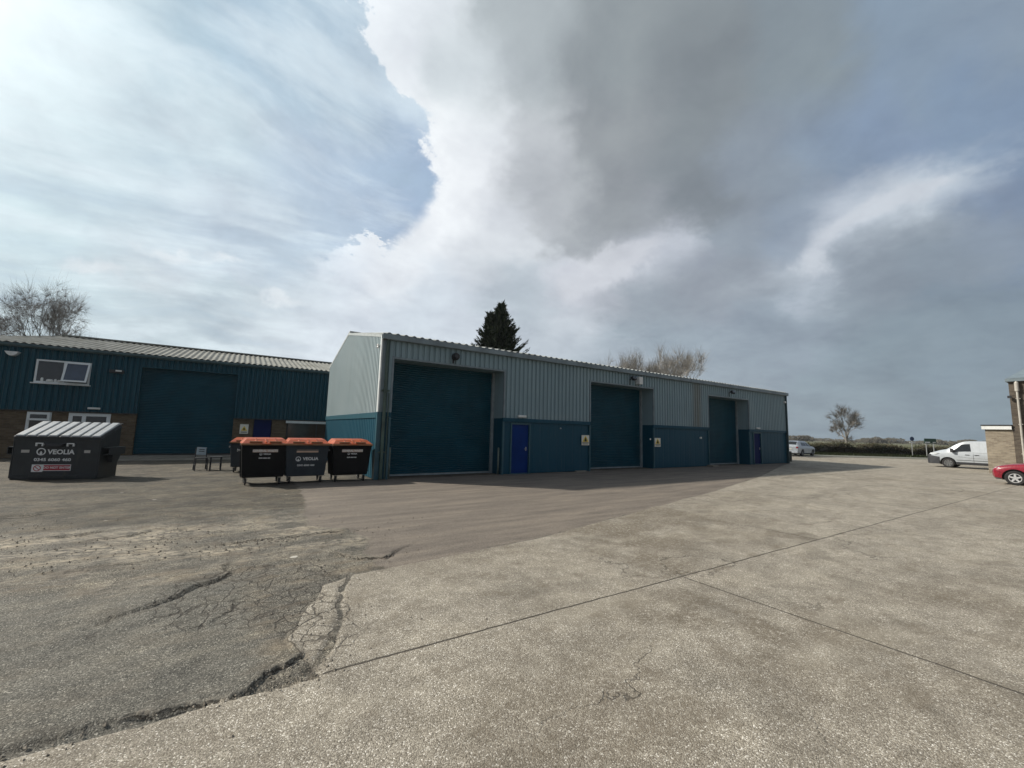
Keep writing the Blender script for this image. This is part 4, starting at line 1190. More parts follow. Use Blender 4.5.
# side doors
for k, (a, b) in enumerate(PDOORS):
    fr = MB()
    fr.box(a - 0.06, a, YF - 0.03, YF + 0.12, 0, 2.09)
    fr.box(b, b + 0.06, YF - 0.03, YF + 0.12, 0, 2.09)
    fr.box(a, b, YF - 0.028, YF + 0.12, 2.03, 2.088)
    fr.box(a, b, YF - 0.02, YF + 0.12, 0.0, 0.03)
    part(fr, 'door_surround', M['trim_teal'], wh)
    dr = MB()
    dr.box(a + 0.004, b - 0.004, YF + 0.05, YF + 0.10, 0.034, 2.026)
    dr.box(a + 0.08, b - 0.08, YF + 0.040, YF + 0.052, 0.95, 1.9)
    dr.box(a + 0.08, b - 0.08, YF + 0.040, YF + 0.052, 0.15, 0.85)
    d = part(dr, 'side_door', M['door_blue'] if k == 0 else M['door_navy'], wh, bevel=0.004, label='bright blue side door' if k == 0 else 'navy side door in shade')
    hn = MB()
    hn.tube((b - 0.12, YF + 0.05, 1.02), (b - 0.12, YF - 0.01, 1.02), 0.012)
    hn.tube((b - 0.12, YF - 0.01, 1.02), (b - 0.24, YF - 0.01, 1.02), 0.011)
    hn.box(b - 0.145, b - 0.095, YF + 0.030, YF + 0.05, 0.94, 1.10)
    hn.build('handle', M['galv'], d)
    bl = MB()
    bl.box((a + b) / 2 - 0.21, (a + b) / 2 + 0.21, YF - 0.14, YF - 0.050, 2.32, 2.42)
    part(bl, 'bulkhead_light', M['lampglass'], wh, bevel=0.02)
# corner trims
mb = MB()
mb.box(XL + 0.002, XL + 0.11, YF - 0.035, YF + 0.03, ZB + 0.021, ZE + 0.05)
part(mb, 'corner_trim', M['gutter'], wh, label='grey front face of the corner flashing')
mb = MB()
mb.box(XL - 0.045, XL + 0.001, YF - 0.045, YF + 0.09, ZB + 0.021, ZE + 0.12)
part(mb, 'corner_trim', M['trim_white'], wh)
mb = MB()
mb.box(XL, XL + 0.11, YF - 0.04, YF + 0.03, 0, ZB + 0.02)
mb.box(XL - 0.045, XL + 0.001, YF - 0.04, YF + 0.12, 0, ZB + 0.02)
part(mb, 'corner_trim_base', M['trim_teal'], wh, split=True)
mb = MB()
mb.box(XR - 0.12, XR + 0.045, YF - 0.05, YF + 0.12, 0, ZE + 0.02)
part(mb, 'end_trim', M['gutter_teal'], wh)


def ztop(y):
    return (ZE + 0.12 + (ZR - ZE - 0.12) * (y - YF) / (YM - YF)) if y < YM else (ZR - (ZR - 4.9) * (y - YM) / (YB - YM))


for X, s, sub in ((XL, -1, True), (XR, 1, False)):
    mb = MB()
    ribbed(mb, YF + (0.09 if sub else 0.12), YM, ZB, 0, X, pitch=0.20, depth=0.03, face=s, axis='y', top=ztop)
    ribbed(mb, YM, YB, ZB, 0, X, pitch=0.20, depth=0.03, face=s, axis='y', top=ztop)
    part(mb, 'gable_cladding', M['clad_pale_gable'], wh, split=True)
    mb = MB()
    ribbed(mb, YF + 0.12, YB, 0.02, ZB - 0.16, X, pitch=0.25, depth=0.018, face=s, axis='y')
    part(mb, 'gable_base', M['clad_teal_gable'], wh)
    mb = MB()
    if s < 0:
        mb.box(X - 0.05, X + 0.03, YF + 0.13, YB, ZB - 0.18, ZB + 0.01)
    else:
        mb.box(X - 0.03, X + 0.05, YF + 0.13, YB, ZB - 0.18, ZB + 0.01)
    part(mb, 'gable_band_trim', M['trim_teal'], wh)
    mb = MB()
    e = 0.0
    for ya, yb in ((YF - 0.02, YM), (YM, YB + 0.05)):
        za, zb = ztop(ya), ztop(yb)
        xa, xb = (X - 0.04, X + 0.12) if s < 0 else (X - 0.12, X + 0.07)
        mb.hexa([(xa, ya, za - 0.03), (xb, ya, za - 0.03), (xb, yb, zb - 0.03), (xa, yb, zb - 0.03)], [(xa, ya, za + 0.07), (xb, ya, za + 0.07), (xb, yb, zb + 0.07), (xa, yb, zb + 0.07)])
    part(mb, 'verge_trim', MP('pale_verge_%d' % int(X), (0.42, 0.46, 0.46), 0.5, var=0.12, dirt=0.4), wh, split=True)
mb = MB()
mb.box(XL, XR, YB, YB + 0.05, 0, 4.9)
part(mb, 'rear_wall', M['clad_pale'], wh, split=True)
mb = MB()
corrugated(mb, XL + 0.05, XR - 0.02, (YF - 0.10, ZE + 0.235), (YM, ZR + 0.08), pitch=0.30, amp=0.035)
corrugated(mb, XL + 0.05, XR - 0.02, (YB + 0.12, 4.95), (YM, ZR + 0.08), pitch=0.30, amp=0.035)
mb.box(XL, XR, YM - 0.12, YM + 0.12, ZR + 0.06, ZR + 0.15)
part(mb, 'roof', M['roof_main'], wh)
# gutter: box profile with returned lip, stop ends
mb = MB()
g0 = YF - 0.20  # outer face of the gutter
mb.prism([(g0, ZE + 0.20), (g0, ZE + 0.02), (g0 + 0.02, ZE), (YF - 0.035, ZE), (YF - 0.035, ZE + 0.17), (YF - 0.05, ZE + 0.17), (YF - 0.05, ZE + 0.02), (g0 + 0.03, ZE + 0.02), (g0 + 0.015, ZE + 0.04), (g0 + 0.015, ZE + 0.20)], 'x', XL - 0.05, XR + 0.10)
for k in range(1, 15):
    x = XL + k * 1.95
    mb.box(x - 0.03, x + 0.03, g0 - 0.006, g0 - 0.0005, ZE + 0.02, ZE + 0.20)
part(mb, 'gutter', M['gutter'], wh)
mb = MB()
mb.path([(XL + 0.16, YF - 0.11, ZE), (XL + 0.16, YF - 0.11, 0.02)], 0.055, 12)
mb.lathe([(0.055, 0), (0.068, 0.01), (0.068, 0.09), (0.055, 0.1)], (XL + 0.16, YF - 0.11, 3.0), n=12)
mb.box(XL + 0.05, XL + 0.30, YF - 0.135, YF - 0.036, 2.99, 3.05)
mb.box(XL + 0.05, XL + 0.27, YF - 0.135, YF - 0.036, 0.9, 0.94)
mb.path([(XL + 0.30, YF - 0.09, 2.95), (XL + 0.30, YF - 0.09, 0.02)], 0.018, 8)
part(mb, 'downpipe', M['pipe'], wh, smooth=False)
mb = MB()
mb.tube((33.02, YF - 0.10, ZE), (33.02, YF - 0.10, 0.0), 0.05, n=10)
part(mb, 'downpipe', M['gutter_teal'], wh)


def floodlight(x, z, mat, size=0.28, y=YF - 0.04):
    mb = MB()
    mb.tube((x, y, z - 0.30), (x, y - 0.02, z + 0.05), 0.018)
    mb.tube((x, y - 0.01, z), (x, y - 0.22, z + 0.06), 0.02)
    fl = part(mb, 'floodlight', M['metal_dark'], wh)
    m2 = MB()
    T = Matrix.Translation((x, y - 0.26, z + 0.04)) @ Matrix.Rotation(rad(-28), 4, 'X')
    m2.box(-size / 2, size / 2, -0.07, 0.07, -size * 0.33, size * 0.33, T)
    m2.build('lamp_housing', mat, fl, bevel=0.015)
    m3 = MB()
    m3.box(-size * 0.42, size * 0.42, -0.080, -0.0705, -size * 0.26, size * 0.26, T)
    m3.build('lamp_glass', M['glass'], fl)
    return fl


mb = MB()
mb.box(6.66, 6.69, YF - 0.13, YF - 0.03, 4.25, 4.55)
mb.lathe([(0.0, -0.12), (0.10, -0.12), (0.14, -0.03), (0.14, 0.10), (0.10, 0.10), (0.09, 0.0), (0.0, 0.0)], (6.72, YF - 0.22, 4.50), axis='y', n=20)
fl = part(mb, 'floodlight', M['metal_dark'], wh, smooth=False)
floodlight(16.55, 4.52, M['metal_dark'])
floodlight(25.66, 4.48, M['metal_dark'], 0.30)
mb = MB()
mb.box(16.98, 17.26, YF - 0.30, YF - 0.036, 4.30, 4.68)
part(mb, 'alarm_box', M['lampglass'], wh, bevel=0.02)
mb = MB()
mb.box(32.74, 32.90, YF - 0.16, YF - 0.034, 4.27, 4.40)
part(mb, 'security_light', M['white'], wh, bevel=0.02)
mb = MB()
mb.box(XL - 0.13, XL - 0.046, 14.64, 14.73, 4.60, 4.67)
mb.tube((XL - 0.09, 14.68, 4.60), (XL - 0.11, 14.66, 4.52), 0.03, 0.04, 12)
part(mb, 'security_light', M['white'], wh, bevel=0.01)
mb = MB()
mb.box(22.5, 22.62, YF - 0.08, YF - 0.0, 1.6, 1.7)
part(mb, 'socket_cover', M['white'], wh, bevel=0.01)
mb = MB()
mb.box(18.02, 18.10, YF - 0.09, YF - 0.06, 1.48, 1.56)
part(mb, 'socket_cover', M['white'], wh, bevel=0.01)
mb = MB()
mb.box(12.02, 12.06, YF - 0.06, YF - 0.01, 1.9, 1.95)
part(mb, 'socket_cover', M['white'], wh, bevel=0.01)
mb = MB()
mb.box(12.9, 13.5, YF - 0.19, YF - 0.02, -0.02, 0.05)
part(mb, 'door_threshold', M['slab'], wh, bevel=0.01)
mb = MB()
mb.box(23.1, 23.6, YF - 0.45, YF - 0.03, -0.02, 0.09)
part(mb, 'door_threshold', M['slab'], wh, bevel=0.01)

# shutter warning signs
def warning_sign(x, z, label):
    mb = MB()
    mb.box(x - 0.235, x + 0.235, YF - 0.066, YF - 0.054, z - 0.23, z + 0.23)
    s = mb.build('warning_sign', M['sign_white'], bevel=0.003)
    tag(s, label, 'warning sign', 'yellow and white warning signs on the warehouse')
    p = MB()
    yy = YF - 0.070
    p.prism([(x - 0.20, z - 0.08), (x + 0.20, z - 0.08), (x, z + 0.21)], 'y', yy, yy + 0.0035)
    p.build('triangle', M['sign_yellow'], s)
    p = MB()
    p.prism([(x - 0.075, z - 0.06), (x + 0.075, z - 0.06), (x + 0.05, z + 0.07), (x - 0.05, z + 0.07)], 'y', yy - 0.003, yy - 0.0005)
    p.lathe([(0.0, 0), (0.032, 0), (0.032, 0.0025), (0, 0.0025)], (x, yy - 0.003, z + 0.09), axis='y', n=12)
    p.box(x - 0.20, x + 0.20, yy - 0.003, yy - 0.0005, z - 0.135, z - 0.105)
    p.box(x - 0.16, x + 0.16, yy - 0.003, yy - 0.0005, z - 0.185, z - 0.165)
    p.build('pictogram', M['sign_black'], s)
    return s


warning_sign(13.51, 1.42, 'yellow triangle warning sign on the teal wall left of the middle roller door')
warning_sign(18.66, 1.36, 'yellow triangle warning sign on the teal wall right of the middle roller door')


# ------------------------------------------------------------------ left building
Y2, XE, XW = 27.42, 12.0, -10.2
ZE2, ZB2, ZR2, YM2 = 4.95, 2.12, 6.28, 32.5
DL, DRR, ZD2 = -4.19, -0.19, 4.42
wb = thing('workshop', 'dark teal metal-clad workshop with brown brick base, pale corrugated roof and one wide roller door', 'workshop', (XW, Y2, 0))
mb = MB()
ribbed(mb, XW, DL, ZB2, ZE2, Y2 - 0.03, pitch=0.222, depth=0.045)
ribbed(mb, DL, DRR, ZD2, ZE2, Y2 - 0.03, pitch=0.222, depth=0.045)
ribbed(mb, DRR, XE, ZB2 - 0.06, ZE2, Y2 - 0.03, pitch=0.222, depth=0.045)
WU = (-7.80, -6.0, 3.36, 4.41)
part(mb, 'cladding', M['clad_dark'], wb, split=True)
mb = MB()
PD = (0.75, 1.65)
for a, b, z0, z1 in ((XW, DL, 0, ZB2), (DRR, PD[0], 0, ZB2), (PD[1], 2.39, 0, ZB2), (PD[0], PD[1], 2.04, ZB2), (4.74, XE, 0, ZB2), (2.39, 4.74, 0, 0.7), (2.39, 4.74, 2.0, ZB2)):
    mb.box(a, b, Y2 + 0.03, Y2 + 0.25, z0, z1)
part(mb, 'brick_wall', M['brick_brown'], wb, split=True)
mb = MB()
mb.box(XW, DL, Y2 - 0.07, Y2 + 0.04, ZB2 - 0.05, ZB2 - 0.001)
mb.box(DRR, XE, Y2 - 0.07, Y2 + 0.04, ZB2 - 0.11, ZB2 - 0.061)
part(mb, 'drip_trim', M['metal_dark'], wb, split=True)
mb = MB()
for x, s in ((DL, 1), (DRR, -1)):
    mb.box(min(x, x - s * 0.05), max(x, x - s * 0.05), Y2 - 0.07, Y2 + 0.30, ZB2 + 0.001, ZD2)
mb.box(DL - 0.05, DRR + 0.05, Y2 - 0.07, Y2 + 0.3, ZD2 + 0.001, ZD2 + 0.06)
part(mb, 'door_flashing', M['clad_dark'], wb, split=True)
rd = MB()
prof = []
z = 0.14
while z < ZD2 + 0.02:
    prof += [(0.0, z), (-0.028, z + 0.018), (-0.032, z + 0.050), (-0.004, z + 0.070)]
    z += 0.082
i0 = 0
for (d, zz) in prof:
    rd.v += [(DL, Y2 + 0.26 + d, zz), (DRR, Y2 + 0.26 + d, zz)]
for k in range(len(prof) - 1):
    rd.f.append((2 * k, 2 * k + 1, 2 * k + 3, 2 * k + 2))
cur = part(rd, 'roller_door', M['curtain'], wb)
bt = MB()
bt.box(DL, DRR, Y2 + 0.22, Y2 + 0.29, 0.08, 0.145)
bt.build('bottom_rail', M['metal_dark'], cur)
mb = MB()
mb.box(XW, XE, Y2 + 0.31, Y2 + 0.35, 0, 4.8)
mb.box(XW, XW + 0.05, Y2 + 0.3, Y2 + 9.8, 0, 4.9)
mb.box(XW, XE, Y2 + 9.8, Y2 + 9.85, 0, 4.8)
part(mb, 'rear_wall', M['metal_dark'], wb, split=True)
mb = MB()
mb.box(PD[0] + 0.03, PD[1] - 0.03, Y2 + 0.08, Y2 + 0.13, 0.03, 2.02)
d = part(mb, 'side_door', M['door_navy'], wb, bevel=0.004)
mb = MB()
mb.tube((PD[0] + 0.12, Y2 + 0.08, 1.0), (PD[0] + 0.12, Y2 + 0.02, 1.0), 0.012)
mb.tube((PD[0] + 0.12, Y2 + 0.02, 1.0), (PD[0] + 0.24, Y2 + 0.02, 1.0), 0.011)
mb.build('handle', M['galv'], d)


def window(x0, x1, z0, z1, y, panes, parent, fw=0.07, name='window', sill=True, glass='glass'):
    """panes: list of (fraction0, fraction1, 'fixed' or 'open')"""
    fr = MB()
    fr.box(x0, x1, y - 0.06, y + 0.04, z1 - fw, z1)
    fr.box(x0, x1, y - 0.06, y + 0.04, z0, z0 + fw)
    fr.box(x0, x0 + fw, y - 0.06, y + 0.04, z0 + fw, z1 - fw)
    fr.box(x1 - fw, x1, y - 0.06, y + 0.04, z0 + fw, z1 - fw)
    W = x1 - x0
    for a, b, k in panes[:-1]:
        fr.box(x0 + W * b - fw / 2, x0 + W * b + fw / 2, y - 0.058, y + 0.04, z0 + fw, z1 - fw)
    o = part(fr, name, M['upvc'], parent, bevel=0.004)
    for a, b, k in panes:
        pa, pb = x0 + W * a + 0.02, x0 + W * b - 0.02
        if k == 'fixed':
            gl = MB()
            gl.box(pa, pb, y - 0.035, y - 0.026, z0 + 0.03, z1 - 0.03)
            gl.build('pane', M[glass], o)
        else:
            ang = k
            T = Matrix.Translation((0, y - 0.065, z1 - 0.04)) @ Matrix.Rotation(rad(-ang), 4, 'X')
            h = z1 - z0 - 0.06
            sa = MB()
            t = 0.075
            sa.box(pa, pb, -0.03, 0.02, -t, 0, T)
            sa.box(pa, pb, -0.03, 0.02, -h, -h + t, T)
            sa.box(pa, pa + t, -0.03, 0.02, -h + t, -t, T)
            sa.box(pb - t, pb, -0.03, 0.02, -h + t, -t, T)
            so_ = sa.build('sash', M['upvc'], o, bevel=0.004, label='top-hung casement standing open')
            gl = MB()
            gl.box(pa + t - 0.01, pb - t + 0.01, -0.008, 0.0, -h + t - 0.01, -t + 0.01, T)
            gl.build('pane', M['glass_blue'], o)
    if sill:
        s_ = MB()
        s_.box(x0 - 0.08, x1 + 0.06, y - 0.14, y + 0.0, z0 - 0.05, z0 - 0.001)
        s_.build('sill', M['upvc'], o, bevel=0.005)
    return o


wn_ = window(WU[0], WU[1], WU[2], WU[3], Y2 - 0.05, [(0, 0.51, 'fixed'), (0.51, 1, 21)], wb)
mb = MB()
for x, h, r in ((-7.55, 0.16, 0.05), (-7.3, 0.10, 0.12), (-7.12, 0.12, 0.05), (-6.98, 0.09, 0.09)):
    mb.lathe([(0, 0), (r, 0), (r, h * 0.7), (r * 0.6, h), (0, h)], (x, Y2 - 0.075, WU[2] + 0.071), n=10)
part(mb, 'window_ledge_items', M['white'], wb)
window(-7.87, -7.10, 1.0, 2.04, Y2 + 0.06, [(0, 1, 'fixed')], wb, fw=0.10)
window(-7.84, -7.13, 1.66, 2.02, Y2 - 0.02, [(0, 1, 'fixed')], wb, fw=0.09, name='top_sash', sill=False)
window(-6.55, -5.12, 0.95, 2.05, Y2 + 0.06, [(0, 0.36, 'fixed'), (0.36, 1, 'fixed')], wb, fw=0.14)
fr = MB()
fr.box(2.42, 4.72, Y2 + 0.05, Y2 + 0.10, 0.72, 1.95)
ww = part(fr, 'window', M['metal_dark'], wb)
fr = MB()
fr.box(2.48, 3.95, Y2 + 0.038, Y2 + 0.049, 0.78, 1.90)
fr.box(4.02, 4.66, Y2 + 0.038, Y2 + 0.049, 0.78, 1.90)
fr.build('pane', M['glass_brown_reflection'], ww)
mb = MB()
mb.box(2.34, 4.76, Y2 - 0.06, Y2 + 0.01, 1.86, 2.0)
part(mb, 'window_lintel', M['trim_white'], wb, bevel=0.006)
mb = MB()
mb.box(-5.93, -5.50, Y2 - 0.17, Y2 - 0.064, 2.24, 2.33)
part(mb, 'bulkhead_light', M['lampglass'], wb, bevel=0.02)
mb = MB()
mb.prism([(-8.74, 4.64), (-8.30, 4.64), (-8.38, 4.52), (-8.46, 4.45), (-8.58, 4.45), (-8.66, 4.52)], 'y', Y2 - 0.34, Y2 - 0.066)
part(mb, 'security_light', M['white'], wb, bevel=0.015)
mb = MB()
mb.box(-5.35, -4.82, Y2 - 0.24, Y2 - 0.066, 4.03, 4.18)
fl = part(mb, 'floodlight', M['metal_dark'], wb, bevel=0.02)
mb = MB()
mb.box(-5.12, -4.90, Y2 - 0.26, Y2 - 0.241, 4.10, 4.17)
mb.build('lamp_glass', M['lampglass'], fl)
mb = MB()
mb.box(XW - 0.1, XE, Y2 - 0.22, Y2 - 0.065, ZE2 - 0.02, ZE2 + 0.08)
mb.prism([(Y2 - 0.24, ZE2 + 0.10), (Y2 - 0.25, ZE2 + 0.0), (Y2 - 0.20, ZE2 - 0.07), (Y2 - 0.12, ZE2 - 0.07), (Y2 - 0.066, ZE2 - 0.021), (Y2 - 0.066, ZE2 + 0.10)], 'x', XW - 0.1, XE)
part(mb, 'gutter', M['gutter_teal'], wb)
# roof: corrugated slope, steep hip at the left end
mb = MB()
hipx = -8.46
pitch, amp = 0.265, 0.030
nx = int((XE - XW) / pitch * 6)
i0 = len(mb.v)
E0, E1 = (Y2 - 0.22, ZE2 + 0.13), (YM2, ZR2 + 0.0)
for i in range(nx + 1):
    x = XW - 0.1 + (XE - XW + 0.1) * i / nx
    t = 1.0 if x > hipx else max(0.0, (x - (XW - 0.1)) / (hipx - XW + 0.1))
    h = amp * math.cos(2 * math.pi * x / pitch)
    for tt in (0.0, t):
        mb.v.append((x, E0[0] + (E1[0] - E0[0]) * tt, E0[1] + (E1[1] - E0[1]) * tt + h))
for i in range(nx):
    mb.f.append((i0 + 2 * i, i0 + 2 * i + 2, i0 + 2 * i + 3, i0 + 2 * i + 1))
mb.poly([(XW - 0.1, E0[0], E0[1]), (hipx, E1[0], E1[1] + 0.03), (XW - 0.1, 2 * YM2 - E0[0], E0[1])])
mb.poly([(hipx, E1[0], E1[1]), (XE, E1[0], E1[1]), (XE, 2 * YM2 - E0[0], E0[1]), (XW - 0.1, 2 * YM2 - E0[0], E0[1])])
mb.box(hipx, XE, YM2 - 0.15, YM2 + 0.15, ZR2 + 0.01, ZR2 + 0.09)
part(mb, 'roof', M['roof'], wb)
mb = MB()
x0, z0 = 0.335, 1.47
mb.box(x0 - 0.20, x0 + 0.20, Y2 + 0.012, Y2 + 0.028, z0 - 0.26, z0 + 0.26)
sg = tag(mb.build('warning_sign', M['sign_white'], bevel=0.003), 'pale yellow notice on the brown brick between roller door and navy door', 'warning sign')
mb = MB()
mb.prism([(x0 - 0.15, z0 - 0.10), (x0 + 0.15, z0 - 0.10), (x0, z0 + 0.17)], 'y', Y2 + 0.006, Y2 + 0.0115)
mb.build('triangle', M['sign_yellow'], sg)
mb = MB()
mb.box(x0 - 0.035, x0 + 0.035, Y2 + 0.001, Y2 + 0.0055, z0 - 0.07, z0 + 0.05)
mb.box(x0 - 0.15, x0 + 0.15, Y2 + 0.001, Y2 + 0.0055, z0 - 0.19, z0 - 0.15)
mb.build('pictogram', M['sign_black'], sg)
# worn concrete apron in front of the workshop
mb = MB()
mb.box(-6.6, 3.9, 25.9, Y2 + 0.3, -0.03, 0.07)
mb.box(-7.5, 3.9, 24.8, 25.9, -0.03, 0.03)
struct(mb.build('concrete_apron', M['slab'], bevel=0.015))


# ------------------------------------------------------------------ brick building and block on the right
XB = 38.2
bh = thing('brick_building', 'tall brown brick building with dark eaves and white downpipe at the right edge', 'building', (XB, 4.5, 0))
mb = MB()
mb.box(XB, XB + 9, -9, 4.52, 0, 5.45)
part(mb, 'wall', M['brick_tall'], bh)
mb = MB()
mb.box(XB - 0.04, XB + 0.06, -2.0, 3.85, 0.9, 5.05)
wd = part(mb, 'window', M['glass'], bh)
mb = MB()
for y in (3.82, 2.4, 1.0):
    mb.box(XB - 0.06, XB - 0.041, y - 0.04, y + 0.04, 0.9, 5.05)
mb.build('frame', M['metal_dark'], wd)
mb = MB()
mb.box(XB - 0.16, XB + 9.2, -9.2, 4.62, 5.45, 5.62)
part(mb, 'eaves_fascia', M['gutter'], bh)
mb = MB()
xs_ = [(-0.12, 5.63), (0.5, 5.80), (4.5, 6.9), (9.2, 5.63)]
for (xa, za), (xb, zb) in zip(xs_[:-1], xs_[1:]):
    e0, e1 = 4.60 - max(0, xa) * 0.3, 4.60 - max(0, min(xb, 2)) * 0.3
    mb.quad((XB + xa, e0, za), (XB + xb, e1, zb), (XB + xb, -9.2, zb), (XB + xa, -9.2, za))
mb.poly([(XB + a, 4.60 - max(0, min(a, 2)) * 0.3, z) for a, z in xs_[:-1]] + [(XB + 9.2, 4.60, 5.62)])
part(mb, 'roof', M['gutter'], bh)
mb = MB()
mb.path([(XB - 0.12, 4.20, 5.45), (XB - 0.12, 4.20, 0.1)], 0.05, 12)
mb.lathe([(0.07, 0), (0.09, 0.02), (0.09, 0.5), (0.07, 0.55)], (XB - 0.12, 4.20, 4.85), n=12)
for z in (1.2, 2.9, 4.4):
    mb.box(XB - 0.14, XB - 0.001, 4.11, 4.29, z, z + 0.04)
part(mb, 'downpipe', MP('weathered_white_pipe', (0.42, 0.40, 0.36), 0.5, var=0.15, dirt=0.3), bh)
mb = MB()
mb.tube((XB - 0.001, 4.42, 4.5), (XB - 0.18, 4.48, 4.5), 0.02)
mb.box(XB - 0.26, XB - 0.14, 4.42, 4.58, 4.46, 4.60)
part(mb, 'wall_lamp', M['metal_dark'], bh)
bk = thing('brick_outbuilding', 'low flat-roofed buff brick outbuilding with bright white fascia beside the silver-white van', 'outbuilding', (XB, 5.0, 0))
mb = MB()
mb.box(XB + 0.02, XB + 6, 4.53, 5.64, 0, 2.62)
part(mb, 'wall', M['brick_buff'], bk)
mb = MB()
mb.box(XB - 0.10, XB + 6.1, 4.56, 5.76, 2.62, 2.84)
part(mb, 'fascia', M['white'], bk)
mb = MB()
mb.box(XB - 0.13, XB + 6.13, 4.55, 5.79, 2.842, 2.90)
part(mb, 'roof_edge', M['metal_dark'], bk)


# ------------------------------------------------------------------ waste bins
def ring(mb, cx, y, cz, ro, ri, th=0.002, n=28, a0=0, a1=2 * math.pi):
    i = len(mb.v)
    for k in range(n + 1):
        a = a0 + (a1 - a0) * k / n
        for r in (ri, ro):
            mb.v += [(cx + r * math.cos(a), y, cz + r * math.sin(a)), (cx + r * math.cos(a), y - th, cz + r * math.sin(a))]
    for k in range(n):
        j = i + 4 * k
        mb.f += [(j + 1, j + 5, j + 7, j + 3), (j, j + 2, j + 6, j + 4), (j + 2, j + 3, j + 7, j + 6), (j, j + 4, j + 5, j + 1)]


def emblem(parent, cx, y, cz, r, mat):
    mb = MB()
    ring(mb, cx, y, cz, r, r * 0.74)
    ring(mb, cx, y, cz - r * 0.42, r * 0.30, 0.0, n=14)
    ring(mb, cx, y, cz - r * 0.02, r * 0.16, 0.0, n=12)
    return mb.build('emblem', mat, parent)


